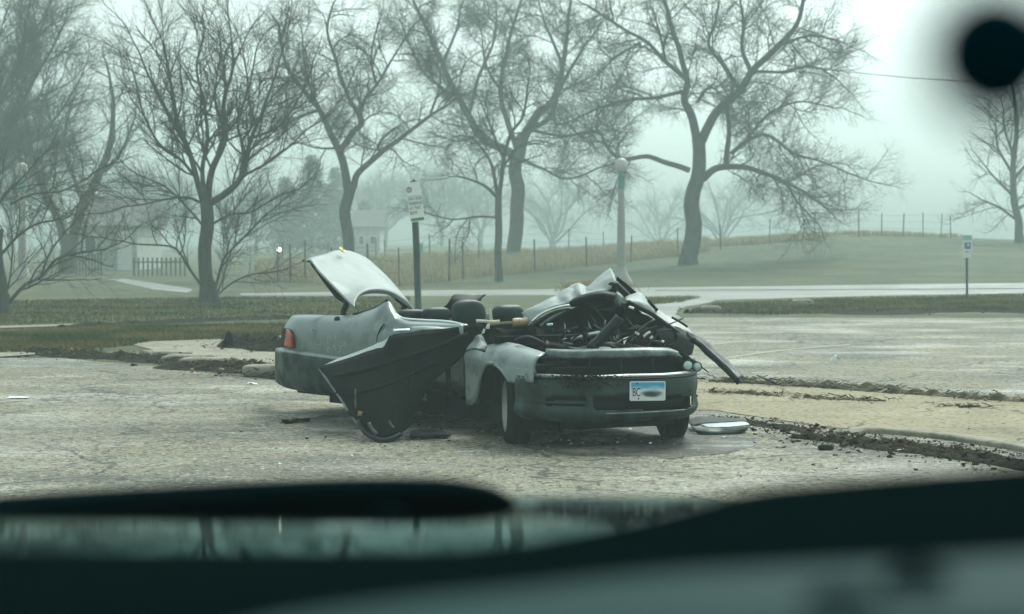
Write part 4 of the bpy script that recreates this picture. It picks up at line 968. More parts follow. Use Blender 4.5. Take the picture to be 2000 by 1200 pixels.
fl = [[(625, 719.5, 17.72), (660, 703, 17.78), (700, 688, 17.75), (733, 675, 17.68), (752, 667, 17.6), (766, 656, 17.5)],
      [(640, 717, 17.64), (668, 706, 17.68), (702, 693, 17.62), (735, 681, 17.55), (752, 674, 17.45), (766, 659, 17.36)],
      [(625, 721.5, 17.69), (660, 711, 17.53), (700, 698, 17.38), (735, 686, 17.28), (753, 680.5, 17.2), (764, 664, 17.18)]]
panel('door_skin', [[at(*q) for q in r] for r in fl], M['paint_skylit'], CB, peel, 5, 4, .008, .008, 5)
tube('door_edge', [at(x, y, Y_) for x, y, Y_ in ((625, 721, 17.68), (640, 743, 17.42), (656, 765, 17.2), (672, 789, 16.95), (688, 813, 16.72), (700, 830, 16.6))], .014, M['steel'], CB, peel, 6)
tube('door_rim', [at(x, y, Y_) for x, y, Y_ in ((700, 822, 16.6), (712, 843, 16.5), (728, 855, 16.4), (746, 861, 16.34), (764, 858, 16.36), (782, 849, 16.42))], .022, M['dark'], CB, peel, 7)
tube('window_channel', [at(x, y, 16.3) for x, y in ((720, 826), (726, 838), (736, 848))], .014, M['steel'], CB, peel, 6)
tube('window_channel', [at(x, y, 16.3) for x, y in ((760, 822), (764, 830), (770, 836))], .008, M['steel'], CB, peel, 6)
tube('trim_rod', [at(694, y, 16.6) for y in (760, 778, 797)], .008, M['steel'], CB, peel, 5)
panel('orange_reflector', [[at(700, 803, 16.5), at(708, 804, 16.5)], [at(698, 813, 16.5), at(706, 812, 16.5)]], M['tan'], CB, peel, 2, 2, .01)
tube('door_beam', [at(x, y, Y_) for x, y, Y_ in ((655, 735, 17.3), (720, 722, 17.0), (790, 700, 16.95), (860, 676, 17.0), (915, 652, 17.1))], .02, M['inner'], CB, peel, 7)
tube('door_beam', [at(x, y, Y_) for x, y, Y_ in ((676, 772, 16.95), (730, 760, 16.7), (790, 738, 16.75), (850, 708, 16.9))], .014, M['inner'], CB, peel, 7)
tube('loose_wire', [at(x, y, 16.75) for x, y in ((800, 700), (806, 730), (798, 752), (812, 770))], .006, M['black'], CB, peel, 5)
panel('chrome_flat', [[at(768, 645, 17.15), at(784, 644, 17.15), at(800, 643.5, 17.15)], [at(769, 649, 17.1), at(785, 647.5, 17.1), at(800, 647, 17.1)]], M['chrome'], CB, peel, 3, 2, .01)
panel('torn_skin', [[at(800, 640, 17.3), at(830, 639, 17.3), at(862, 641, 17.3), at(890, 640, 17.3)], [at(800, 651, 17.25), at(830, 647, 17.25), at(862, 645, 17.25), at(890, 642, 17.25)]], M['paint_dirty'], CB, peel, 4, 3, .01, .012)

# tan foam, pale shards at the split
tube('snapped_trim', [at(x, y, 17.0) for x, y in ((930, 627.5), (945, 628), (960, 629), (976, 628))], .014, M['palewood'], CB, car, 6)
panel('pale_splinter', [[at(956, 601, 17.05), at(958, 601, 17.05)], [at(956, 618, 17.05), at(961.5, 617, 17.05)], [at(956.5, 630, 17.05), at(962, 630, 17.05)]], M['palewood'], CB, car, 3, 3, .02)
panel('pale_splinter', [[at(951, 633, 16.9), at(957, 632, 16.9)], [at(948, 642, 16.9), at(956, 643, 16.9)]], M['white'], CB, car, 3, 3, .02)
panel('pale_splinter', [[at(944, 642, 16.9), at(948, 644, 16.9)], [at(940, 653, 16.9), at(946, 651, 16.9)]], M['white'], CB, car, 3, 3, .02)
panel('tan_trim', [[at(957, 631, 16.95), at(975, 629.5, 16.95), at(1003, 627.5, 16.95)], [at(958, 636, 16.95), at(980, 633.5, 16.95), at(1004, 632, 16.95)]], M['tan'], CB, car, 4, 3, .04)
blob('foam_lump', at(1017, 630.5, 16.9), (.12, .145, .075), M['tan'], CB, car, A, 2.4, 10, .02)
blob('foam_lump', at(1012, 624, 16.95), (.08, .11, .035), M['palewood'], CB, car, A, 2.4, 10, .015)

# front fender
fx = [907, 918, 932, 944, 955, 970, 988, 1010, 1035, 1050]
f0 = [(908, 688), (918, 674), (934, 658), (941, 664), (950, 673), (968, 672.5), (988, 671.5), (1012, 675), (1040, 684), (1064, 692)]
f1 = [(908, 692), (918, 685), (934, 678), (943, 680), (953, 682), (970, 681), (988, 681), (1012, 685), (1038, 691), (1060, 696)]
f2 = [(909, 702), (918, 700), (934, 698), (944, 699), (955, 700), (970, 699), (988, 699), (1010, 702), (1035, 703), (1050, 703)]
f3 = [(911, 726), (918, 724), (930, 718), (940, 712), (952, 708), (968, 708), (986, 714), (1006, 722), (1032, 724), (1044, 724)]
f4 = [(912, 792), (921, 790), (931, 776), (939, 736), (951, 713), (964, 711.5), (980, 724), (996, 747), (1020, 748), (1042, 748)]
rows = [rowA(f0, .17), rowA(f1, .06), rowA(f2, -.01), rowA(f3, -.03), rowA(f4, -.045)]
for r_, e in zip(rows, (.1, .06, .03, .02, .0)):
    for i, s_ in ((8, .4), (9, 1.0)):
        p = np.array(r_[i]); d = p - np.array((0, 0, H)); r_[i] = tuple(p + d / np.linalg.norm(d) * 0)
fender = panel('front_fender', rows, [M['paint_dirty'], M['paint']], CB, car, 4, 5, .012, .004, 6)
for p_ in fender.data.polygons:
    p_.material_index = 1 if p_.center.z > .62 else 0
tube('arch_lip', [As(x, y, -.05) for x, y in f4[1:8]], .014, M['paint_dirty'], CB, fender, 6, 4)
panel('crumpled_metal', [[at(919, 674, 16.6), at(936, 656, 16.7), at(944, 664, 16.7)], [at(913, 682, 16.5), at(932, 673, 16.5), at(950, 676, 16.5)], [at(910, 687, 16.45), at(930, 683, 16.4), at(948, 690, 16.4)]], M['bumper'], CB, fender, 5, 5, .01, .014, 9)
# left front fender (far side), wheel houses, firewall, engine bay
panel('front_fender', [[A.w(-.5, 1.40, .84), A.w(.1, 1.42, .82), A.w(.5, 1.36, .73)], [A.w(-.5, 1.54, .78), A.w(.1, 1.56, .76), A.w(.55, 1.5, .68)], [A.w(-.45, 1.57, .6), A.w(.1, 1.58, .66), A.w(.6, 1.52, .6)]], M['paint_dirty'], CB, car, 4, 4, .012, .02)
m_ = MB(); m_.fbox(A, (-.42, .12, .3), (-.3, 1.42, .86)); m_.build('firewall', M['inner'], CB, car)
m_ = MB(); m_.fbox(A, (-.36, .05, .62), (.40, .30, .66)); m_.fbox(A, (-.36, 1.2, .62), (.45, 1.45, .66)); m_.fbox(A, (.38, .20, .22), (.5, 1.36, .64)); m_.fbox(A, (-.48, .27, .12), (.45, .31, .64)); m_.fbox(A, (-.48, 1.22, .12), (.45, 1.26, .6)); m_.fbox(A, (-.52, .02, .16), (-.48, .31, .66)); m_.build('inner_wing', M['inner'], CB, car)
blob('engine', A.w(.02, .78, .56), (.5, .62, .42), M['dark'], CB, car, A, 5, 12, .04)
for k, (x, y, z, d) in enumerate(((.25, .35, .62, (.2, .25, .16)), (.2, 1.12, .62, (.26, .22, .2)), (-.15, .5, .76, (.3, .3, .08)), (.1, .95, .78, (.2, .34, .06)))):
    blob('engine_part', A.w(x, y, z), d, M['dark'] if k % 2 else M['inner'], CB, car, A, 4, 8, .03)
for P_ in ([(1055, 684), (1075, 676), (1098, 680), (1120, 686)], [(1215, 690), (1240, 680), (1262, 684), (1300, 697)], [(1005, 668), (1030, 660), (1060, 672), (1075, 686)]):
    tube('hose', [at(x, y, 16.4) for x, y in P_], .02, M['black'], CB, car, 7)
# radiator support
panel('radiator_support', [[at(1066, 688, 16.25), at(1120, 690, 16.18), at(1180, 688, 16.15), at(1240, 686, 16.2), at(1300, 686, 16.4), at(1312, 690, 16.45)], [at(1066, 691, 16.2), at(1120, 693, 16.12), at(1180, 691, 16.1), at(1240, 690, 16.15), at(1305, 690, 16.35), at(1322, 697, 16.4)], [at(1066, 698, 16.2), at(1120, 700, 16.12), at(1180, 699, 16.1), at(1240, 697, 16.15), at(1308, 697, 16.35), at(1330, 702, 16.4)]], M['steel'], CB, car, 5, 3, .03, .006)
panel('radiator', [[at(1044, 698, 16.3), at(1120, 698, 16.24), at(1240, 696, 16.26), at(1335, 698, 16.5)], [at(1044, 738, 16.3), at(1120, 738, 16.24), at(1240, 736, 16.26), at(1335, 734, 16.5)]], M['inner'], CB, car, 6, 4, .03, .015)
for x in (1090, 1150, 1212, 1275):
    tube('radiator_bar', [at(x, 700, 16.16 + .0008 * max(0, x - 1200)), at(x + 1, 715, 16.15 + .0008 * max(0, x - 1200)), at(x + 1, 732, 16.14 + .0008 * max(0, x - 1200))], .012, M['dark'], CB, car, 6)
tube('bent_bracket', [at(x, y, 15.85) for x, y in ((1038, 706), (1043, 720), (1047, 733))], .008, M['steel'], CB, car, 5)

# front bumper
def bplan(s, off=0.0):
    ex = max(0, abs(s) - 1); s = max(-1, min(1, s)); a = abs(s); c = (.95 - ex * .8 - .50 * a ** 3.4 + off * (1 - .55 * a ** 4), .75 + s * (.80 + off * a ** 4)); return c
NS, SA, SB, lev = 160, -1.17, 1.06, [(.545, -.10), (.60, -.09), (.606, -.03), (.596, .0), (.585, .006), (.572, .0), (.565, .012), (.55, .018), (.52, .022), (.49, .024), (.46, .022), (.44, .018), (.42, .012), (.405, .012), (.39, .014), (.375, .016), (.36, .018), (.345, .022), (.33, .026), (.315, .03), (.305, .032), (.29, .03), (.27, .018), (.25, 0), (.22, -.06)]
bv_ = []
for z, off in lev:
    for i in range(NS + 1):
        s = SA + (SB - SA) * i / NS; x, y = bplan(s, off); bow = -.02 * s * s if z < .35 else 0
        q = np.array(A.w(x, y, z - bow * .5)); q = q + np.array(mnoise.noise_vector(Vector(q) * 2.5)) * .006; bv_.append(tuple(q))
bv_ = np.array(bv_)
def in_open(c):
    x, y = proj(c)
    if 1157 + max(0, (y - 792)) * .6 < x < 1353 - max(0, y - 790) * 1.2 and 774 < y < 801: return True
    for xa, xb in ((1066, 1144), (1366, 1391)):
        if xa < x < xb and (775 < y < 783 or 786.5 < y < 793): return True
    return False
fcs = gridfaces(len(lev), NS + 1, lambda q: in_open(bv_[q].mean(0)))
bump = mesh('front_bumper', bv_, fcs, [M['bumper'], M['ledge']], CB, car, True, .012, 0, None, 1)
k_ = [q[0] // (NS + 1) for q in fcs]; bump.data.polygons.foreach_set('material_index', np.array([1 if i < 4 else 0 for i in k_], dtype=np.int32))
v = []
for z in (.45, .27):
    for i in range(41):
        x, y = bplan(i / 40 * 2.16 - 1.08, -.07); v.append(A.w(x, y, z))
mesh('lower_grille', v, gridfaces(2, 41), M['black'], CB, bump, True, .01)
tube('ledge_seam', [A.w(*bplan(s, .011), .569) for s in np.linspace(-.98, .98, 30)], .007, M['black'], CB, bump, 5, 2)
tube('lip_edge', [A.w(*bplan(s, .036), .302 + .01 * s * s) for s in np.linspace(-.42, .5, 20)], .006, M['paint'], CB, bump, 5, 2)
for (pa, pb) in ((1068, 1143), (1367, 1391)):
    tube('slot_bar', [A.w(*bplan(s, .016), .383) for s in np.linspace(*((-.93, -.60) if pa < 1200 else (.86, .985)), 8)], .009, M['bumper'], CB, bump, 5, 2)
rr_ = random.Random(4); mb = MB()
for _ in range(700):
    s = rr_.gauss(-.63, .13); z = rr_.choice((rr_.uniform(.5, .6), rr_.uniform(.575, .605))); x, y = bplan(s, .022); sz = rr_.uniform(.003, .010)
    mb.box(A.w(x, y, z), (sz * 1.8, sz, sz * .8), rr_.uniform(0, 3), 0, sz * .4)
tag(mb.build('dried_mud', M['soil'], CB, bump), kind='stuff')
# number plate
P0 = np.array(at(1230.5, 745.5, 15.72)); P1 = np.array(at(1300, 745, 15.86)); P2 = np.array(at(1233, 783.5, 15.72))
u = P1 - P0; wS = np.linalg.norm(u); u /= wS; vv = P2 - P0; vv -= u * (vv @ u); hS = np.linalg.norm(vv); vv /= hS; n_ = np.cross(u, -vv); UL = P0
mpl = bpy.data.materials.new('number_plate_print'); mpl.use_nodes = True; t = mpl.node_tree; b_ = t.nodes['Principled BSDF']; b_.inputs['Roughness'].default_value = .35
tc = t.nodes.new('ShaderNodeTexCoord'); sx = t.nodes.new('ShaderNodeSeparateXYZ'); t.links.new(tc.outputs['UV'], sx.inputs[0])
nz = t.nodes.new('ShaderNodeTexNoise'); nz.inputs['Scale'].default_value = 3.2; t.links.new(tc.outputs['UV'], nz.inputs['Vector'])
def mth(op, a, c):
    n = t.nodes.new('ShaderNodeMath'); n.operation = op; n.use_clamp = False
    for i, q in enumerate((a, c)):
        if q is None: continue
        if isinstance(q, (int, float)): n.inputs[i].default_value = q
        else: t.links.new(q, n.inputs[i])
    return n.outputs[0]
def rng(a, lo, hi):
    n = t.nodes.new('ShaderNodeMapRange'); n.inputs[1].default_value = lo; n.inputs[2].default_value = hi; n.interpolation_type = 'SMOOTHSTEP'; t.links.new(a, n.inputs[0]); return n.outputs[0]
def mixc(fac, a, c):
    n = t.nodes.new('ShaderNodeMix'); n.data_type = 'RGBA'; t.links.new(fac, n.inputs[0])
    for i, q in ((6, a), (7, c)):
        if isinstance(q, tuple): n.inputs[i].default_value = (*q, 1)
        else: t.links.new(q, n.inputs[i])
    return n.outputs[2]
yy = mth('ADD', sx.outputs[1], mth('MULTIPLY', mth('SUBTRACT', nz.outputs[0], .5), .5))
c1 = mixc(rng(yy, .45, .85), (.70, .74, .74), (.05, .38, .62))
ex = mth('DIVIDE', mth('SUBTRACT', sx.outputs[0], .62), .30); ey = mth('DIVIDE', mth('SUBTRACT', sx.outputs[1], .34), .19)
e2 = mth('ADD', mth('MULTIPLY', ex, ex), mth('MULTIPLY', ey, ey))
c2 = mixc(rng(mth('ADD', e2, mth('MULTIPLY', mth('SUBTRACT', nz.outputs[0], .5), 1.2)), 1.7, .1), c1, (.01, .06, .07))
t.links.new(c2, b_.inputs['Base Color'])
pl = plate('number_plate', 0, 0, 1, 1, [M['signwhite'], mpl], CB, bump, -.006, 0, .04)
v = [SP_(a, c, .0012) for a, c in ((.03, .05), (.97, .05), (.97, .95), (.03, .95))]
pf = mesh('plate_print', v, [[0, 3, 2, 1]], mpl, CB, pl, False); uv = pf.data.uv_layers.new(name='UVMap')
for li, c in zip(pf.data.loops, ((0, 1), (0, 0), (1, 0), (1, 1))): uv.data[li.index].uv = c
textmesh('plate_letters', 'BC', .095, M['black'], CB, pl, (SP_(.065, .76, .002), u, -vv), .001, .62)
m_ = MB()
for a, c in ((.2, .10), (.24, .88)): m_.lathe([(.001, .004), (.006, .003), (.007, 0)], SP_(a, c, .002), n_, u, 10)
m_.build('plate_bolt', M['black'], CB, pl)
# twin headlights on the far corner
for px, py, Y_, r_ in ((1343.5, 714, 16.2, .046), (1361.5, 716.5, 16.25, .043)):
    c = at(px, py, Y_); ax = vnorm((.12, -1, .05)); m_ = MB(); m_.lathe([(.001, -.12), (r_ * .5, -.1), (r_ * .95, -.02), (r_, .0), (r_ * .94, .008), (r_ * .88, .0)], c, ax, (0, 0, 1), 20)
    hl = m_.build('headlight', M['seal'], CB, car, True); m_ = MB(); m_.lathe([(r_ * .80, .004), (r_ * .66, .012), (r_ * .4, .018), (.001, .02)], c, ax, (0, 0, 1), 20); m_.build('headlight_lens', M['lamp_glass'], CB, hl, True)
tube('thin_rod', [at(x, y, 16.4) for x, y in ((1334, 690), (1350, 702), (1366, 714), (1384, 728))], .006, M['maroon'], CB, car, 5)
panel('headlight_bracket', [[at(1310, 690, 16.5), at(1330, 688, 16.5), at(1348, 700, 16.5)], [at(1312, 725, 16.5), at(1332, 728, 16.5), at(1350, 728, 16.5)]], M['inner'], CB, car, 4, 4, .03, .02)

# crumpled roof
def PX(rows, name, m, n=4, mm=4, thick=.012, cr=0, cs=5, parent=car, offset=-1): return panel(name, [[at(*q) for q in r] for r in rows], m, CB, parent, n, mm, thick, cr, cs, None, offset)
roof = PX([[(1019, 613, 17.0), (1044, 601, 17.0), (1073, 586, 17.05), (1090, 577, 17.15), (1106, 566, 17.2), (1122, 557, 17.25), (1132, 556, 17.2), (1142, 562, 17.1), (1152, 560, 17.1), (1172, 543, 17.15), (1194, 526, 17.2)],
      [(1027, 619, 16.95), (1050, 606, 16.9), (1075, 594, 16.92), (1092, 588, 17.0), (1106, 582, 16.92), (1121, 574, 17.0), (1132, 570, 16.85), (1144, 571, 16.98), (1158, 566, 16.9), (1178, 554, 16.9), (1200, 538, 16.95)],
      [(1038, 629, 16.85), (1056, 615, 16.8), (1080, 603, 16.8), (1100, 597, 16.8), (1112, 593, 16.8), (1123, 586, 16.8), (1134, 581, 16.78), (1148, 577, 16.78), (1165, 573.5, 16.75), (1186, 571, 16.75), (1205, 553, 16.8)]], 'roof_panel', M['paint_skylit'], 5, 6, .014, .014, 8)
tube('roof_trim', [at(x, y, 16.72) for x, y in ((1039, 629), (1050, 619), (1062, 611), (1085, 602), (1110, 597), (1132, 596.5))], .011, M['chrome'], CB, roof, 6)
PX([[(1041, 632, 16.74), (1060, 618, 16.72), (1085, 606, 16.72), (1112, 600, 16.75)], [(1052, 637, 16.78), (1070, 625, 16.76), (1090, 614, 16.76), (1112, 604, 16.78)]], 'door_frame', M['seal'], 4, 3, .02)
tube('frame_seal', [at(x, y, 16.7) for x, y in ((1056, 638), (1066, 630), (1080, 620), (1094, 613), (1105, 608.5))], [.018, .022, .018, .012, .006], M['steel'], CB, car, 6)
PX([[(1114, 592, 16.7), (1128, 584, 16.68), (1150, 577, 16.66), (1178, 573, 16.66), (1204, 577, 16.7)], [(1116, 594, 16.7), (1130, 590, 16.62), (1152, 583, 16.6), (1178, 579, 16.6), (1200, 583, 16.65)], [(1114, 596, 16.74), (1130, 594, 16.72), (1155, 590, 16.72), (1180, 588, 16.72), (1196, 590, 16.74)]], 'roof_rail', M['black'], 4, 4, .02)
PX([[(1150, 592, 16.85), (1175, 589, 16.85), (1200, 586, 16.85)], [(1158, 602, 16.9), (1180, 600, 16.9), (1202, 600, 16.9)], [(1172, 607, 16.9), (1186, 606, 16.9), (1200, 608, 16.9)]], 'door_glass', M['seal'], 4, 4, .01, .02)
rib = []
for t_ in np.linspace(0, 1, 13):
    o_ = .035 * (1 if int(t_ * 12) % 2 else -1)
    rib.append([at(lerp(1205, 1200, t_), lerp(540, 560, t_), 17.1 - .2 * t_ + o_), at(lerp(1227, 1212, t_), lerp(557, 574, t_), 17.2 - .2 * t_ + o_), at(lerp(1247, 1224, t_), lerp(575, 587, t_), 17.3 - .2 * t_ + o_)])
panel('ribbed_liner', rib, M['seal'], CB, roof, 3, 1, .01)
blob('crushed_joint', at(1197, 566, 16.8), (.09, .07, .12), M['black'], CB, roof, A, 2.5, 8, .03)
blob('crushed_joint', at(1205, 590, 16.75), (.08, .07, .10), M['steel'], CB, roof, A, 2.5, 8, .05)
PX([[(1222, 584, 17.0), (1235, 578, 17.05), (1250, 576, 17.1), (1262, 590, 17.1), (1274, 604, 17.1)], [(1222, 587, 16.85), (1238, 588, 16.85), (1252, 592, 16.85), (1264, 600, 16.85), (1276, 611, 16.85)], [(1222, 590, 16.8), (1238, 594, 16.8), (1252, 600, 16.8), (1264, 606, 16.8), (1276, 614, 16.8)]], 'roof_fragment', M['paint_skylit'], 4, 4, .015, .01)
pil = PX([[(1262, 590, 17.05), (1282, 608, 17.0), (1305, 622, 16.9), (1328, 634, 16.85), (1342, 645, 16.8), (1350, 657, 16.75)], [(1270, 604, 16.9), (1284, 616, 16.85), (1302, 629, 16.8), (1322, 643, 16.75), (1336, 653, 16.7), (1346, 660, 16.68)], [(1272, 612, 16.85), (1284, 621, 16.8), (1300, 633, 16.75), (1320, 647, 16.7), (1334, 657, 16.66), (1342, 662, 16.64)]], 'roof_side_rail', M['paint_skylit'], 4, 4, .02, .012, 7)
tube('rail_gasket', [at(x, y, 16.66) for x, y in ((1226, 590), (1250, 602), (1275, 615), (1300, 634), (1322, 649), (1342, 662))], .02, M['black'], CB, pil, 6)
tube('rail_gasket', [at(x, y, 16.85) for x, y in ((1266, 586), (1274, 596), (1284, 607))], .014, M['black'], CB, pil, 6)
tube('rail_gasket', [at(x, y, 16.75) for x, y in ((1312, 620), (1328, 629), (1343, 639))], .010, M['black'], CB, pil, 6)
PX([[(1341, 656, 16.6), (1362, 664, 16.5), (1378, 676, 16.45), (1400, 696, 16.35), (1424, 718, 16.25), (1450, 746, 16.1)], [(1347, 667, 16.5), (1360, 676, 16.42), (1374, 690, 16.36), (1396, 709, 16.27), (1418, 730, 16.17), (1440, 752, 16.03)]], 'torn_pillar', M['dark'], 5, 4, .05, .008, 9)
tube('pillar_edge', [at(x, y, Y_ - .05) for x, y, Y_ in ((1346, 661, 16.55), (1364, 667, 16.45), (1380, 680, 16.4), (1402, 700, 16.3), (1426, 722, 16.2), (1449, 747, 16.06))], .012, M['steel'], CB, car, 5)
PX([[(1284, 652, 16.75), (1300, 645, 16.75), (1318, 645, 16.75), (1338, 655, 16.7), (1351, 668, 16.66)], [(1292, 664, 16.68), (1306, 660, 16.66), (1322, 662, 16.64), (1340, 672, 16.62), (1352, 682, 16.62)], [(1298, 672, 16.68), (1312, 677, 16.66), (1326, 684, 16.64), (1340, 693, 16.62), (1350, 692, 16.62)]], 'sun_visor', M['greytrim'], 4, 4, .04)
# crushed cabin behind: dash, liner, bars
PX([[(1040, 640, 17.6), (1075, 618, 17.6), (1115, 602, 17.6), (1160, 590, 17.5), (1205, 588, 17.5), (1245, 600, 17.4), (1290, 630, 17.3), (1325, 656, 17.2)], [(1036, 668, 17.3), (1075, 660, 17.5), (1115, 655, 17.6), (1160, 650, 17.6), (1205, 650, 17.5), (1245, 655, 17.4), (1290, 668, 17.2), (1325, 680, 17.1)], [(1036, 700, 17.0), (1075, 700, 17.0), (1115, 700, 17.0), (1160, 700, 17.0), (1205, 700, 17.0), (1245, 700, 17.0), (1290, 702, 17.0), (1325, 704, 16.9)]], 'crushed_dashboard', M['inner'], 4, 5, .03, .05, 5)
PX([[(930, 640, 17.1), (960, 644, 17.0), (1000, 646, 16.95), (1045, 642, 16.9)], [(938, 662, 17.0), (960, 668, 16.9), (1000, 670, 16.85), (1050, 672, 16.85)], [(945, 676, 16.9), (970, 690, 16.8), (1010, 695, 16.8), (1060, 698, 16.8)]], 'scuttle_panel', M['inner'], 4, 4, .03, .04, 6)
a_p = [(1153, 679), (1172, 660), (1192, 638), (1208, 619)]
apb = PX([[(x - 2, y - 3, 16.55) for x, y in a_p], [(x + 3, y + 1, 16.48) for x, y in a_p], [(x + 8, y + 4, 16.55) for x, y in a_p]], 'windscreen_pillar', M['seal'], 4, 3, .02)
tube('pillar_edge', [at(x - 3, y - 4, 16.5) for x, y in a_p], .007, M['steel'], CB, apb, 5); tube('pillar_edge', [at(x + 9, y + 4, 16.5) for x, y in a_p[:3]], .006, M['steel'], CB, apb, 5)
PX([[(1114, 664, 16.9), (1136, 658, 16.9), (1160, 652, 16.9), (1178, 650, 16.9)], [(1118, 668, 16.8), (1138, 663, 16.8), (1160, 659, 16.8), (1172, 657, 16.8)]], 'dash_top', M['steel'], 4, 3, .02, .01)
tube('bent_bar', [at(x, y, 16.6) for x, y in ((1140, 655), (1144, 666), (1150, 680))], .012, M['black'], CB, car, 6)
tube('bent_bar', [at(x, y, 16.8) for x, y in ((1160, 601), (1172, 615), (1184, 629))], .008, M['greytrim'], CB, car, 5)
tube('bent_bar', [at(x, y, 16.6) for x, y in ((1214, 667), (1240, 654), (1260, 645), (1284, 637))], .007, M['greytrim'], CB, car, 5)
tube('bent_bar', [at(x, y, 16.6) for x, y in ((1222, 672), (1245, 676), (1262, 678), (1276, 664), (1290, 648), (1312, 644))], .008, M['greytrim'], CB, car, 5)
tube('bent_bar', [at(x, y, 16.7) for x, y in ((1255, 640), (1268, 631), (1278, 626))], .012, M['steel'], CB, car, 5)
tube('wiper_arm', [at(x, y, 16.5) for x, y in ((1290, 641), (1312, 632), (1335, 622))], .005, M['black'], CB, car, 5)
PX([[(1195, 628, 17.0), (1206, 632, 17.0), (1210, 660, 16.9)], [(1192, 655, 16.9), (1202, 662, 16.9), (1210, 668, 16.9)]], 'door_sheet', M['dark'], 4, 3, .02, .02)
for P_, m in (([(1170, 681), (1182, 680), (1193, 682)], 'white'), ([(1102, 671), (1112, 672), (1119, 673)], 'steel'), ([(1257, 658), (1264, 652), (1270, 649)], 'white'), ([(1270, 662), (1275, 657)], 'white'), ([(1228, 600), (1238, 603)], 'white'), ([(1068, 635), (1080, 634)], 'signteal'), ([(1233, 668), (1237, 661)], 'steel'), ([(1240, 650), (1248, 654)], 'white'), ([(1292, 667), (1297, 668)], 'white'), ([(1108, 647), (1113, 649)], 'steel')):
    tube('metal_shard', [at(x, y, 16.45) for x, y in P_], .011, M[m], CB, car, 5)
PX([[(1245, 655, 16.9), (1262, 650, 16.9), (1280, 652, 16.9)], [(1240, 670, 16.85), (1256, 674, 16.85), (1268, 672, 16.85)]], 'torn_cloth', M['maroon'], 4, 3, .02, .02)

rr_ = random.Random(21); tm = MB()
for i in range(70):
    px, py = rr_.uniform(1060, 1335), rr_.uniform(628, 694)
    if py < 600 + abs(px - 1200) * .38: continue
    c = np.array(at(px, py, rr_.uniform(16.45, 16.95))); s_ = rr_.uniform(.03, .12); d = np.array(randdir(rr_)); e = np.array(randdir(rr_)) * .35
    v = [c + d * s_, c + e * s_, c - d * s_ * rr_.uniform(.3, 1), c + (d + e) * s_ * .5]; n2 = np.cross(d, e); n2 = n2 / (np.linalg.norm(n2) + 1e-6) * .004
    tm.add([tuple(x) for x in v] + [tuple(x + n2) for x in v], [[0, 1, 2], [0, 3, 1], [6, 5, 4], [5, 7, 4], [0, 2, 6, 4], [2, 1, 5, 6]], rr_.choice((0, 0, 0, 1, 1, 2, 3)))
for i in range(16):
    px, py = rr_.uniform(1080, 1310), rr_.uniform(630, 690); a_ = rr_.gauss(-.6, .7); L_ = rr_.uniform(15, 50); y_ = rr_.uniform(16.5, 16.9)
    tm.tube([at(px, py, y_), at(px + L_ * .5 * math.cos(a_) + rr_.uniform(-4, 4), py + L_ * .5 * math.sin(a_) * .6, y_ - .05), at(px + L_ * math.cos(a_), py + L_ * math.sin(a_) * .6, y_ + .05)], rr_.uniform(.004, .011), 5, 3, rr_.choice((0, 0, 1)))
tag(tm.build('torn_scraps', [M['dark'], M['seal'], M['steel'], M['paint']], CB, car), kind='stuff')
# wheels
WF = Frame(W0, 6)
def wheel(c, label=None):
    ax = -WF.M[1]; up = WF.M[2]; m_ = MB(); c = (c[0], c[1], .305)
    m_.lathe([(.20, .085), (.225, .10), (.27, .105), (.298, .09), (.306, .06), (.308, .03), (.300, .026), (.300, .018), (.308, .014), (.308, -.014), (.300, -.018), (.300, -.026), (.308, -.03), (.306, -.06), (.298, -.09), (.27, -.105), (.225, -.10), (.20, -.085)], c, ax, up, 40, 0, True)
    ty = m_.build('wheel', M['tyre'], CB, car, True); m_ = MB()
    m_.lathe([(.20, -.08), (.195, -.05), (.19, .05), (.205, .085), (.212, .092), (.206, .098), (.19, .088), (.15, .055), (.06, .075), (.001, .078)], c, ax, up, 32); m_.build('rim', M['rim'], CB, ty, True)
wheel(WF.w(0, .10, 0)); wl = gnd(1312, 853.5); wheel((wl[0], wl[1], 0))
wr = Frame(W0, 40); c = B.w(-1.28, .14, 0); WF = Frame(W0, 40); wheel(c); wheel(B.w(-1.5, 1.6, 0))

# ------------------------------------------------------------------ wreckage lying by the car
b = gnd(1405, 846)
deb = thing('bumper_fragment', 'curved dark piece of bodywork with pale glossy top lying beside the front wheel', 'car part', b)
def GX(rows, name, m, parent, base, n=4, mm=4, th=.01, cr=0): return panel(name, [[at(*q) for q in r] for r in rows], m, base, parent, n, mm, th, cr)
GX([[(1344, 822, 17.6), (1366, 817, 17.6), (1400, 818, 17.6), (1440, 820, 17.6), (1456, 821, 17.6)], [(1350, 834, 17.2), (1372, 831, 17.25), (1405, 829, 17.3), (1440, 826, 17.4), (1460, 828, 17.4)]], 'inner_face', M['black'], deb, b, 5, 4, .015)
GX([[(1368, 832, 17.2), (1392, 830, 17.2), (1425, 828, 17.25), (1450, 826, 17.3), (1461, 829, 17.3)], [(1380, 837, 17.05), (1400, 837, 17.05), (1428, 837, 17.1), (1452, 834, 17.15), (1463, 832, 17.25)]], 'top_skin', M['paint'], deb, b, 5, 4, .012, .006)
GX([[(1350, 834, 17.15), (1375, 837, 17.05), (1400, 837.5, 17.04), (1428, 837.5, 17.08), (1452, 834.5, 17.13), (1463, 832.5, 17.22)], [(1362, 845, 17.0), (1378, 848, 16.95), (1400, 849, 16.95), (1428, 848, 17), (1446, 843, 17.05), (1458, 838, 17.15)], [(1370, 849, 17.15), (1385, 850, 17.1), (1404, 850, 17.1), (1426, 849, 17.1), (1440, 846, 17.15), (1452, 842, 17.2)]], 'outer_skin', M['bumper'], deb, b, 5, 4, .012)
b = gnd(840, 852)
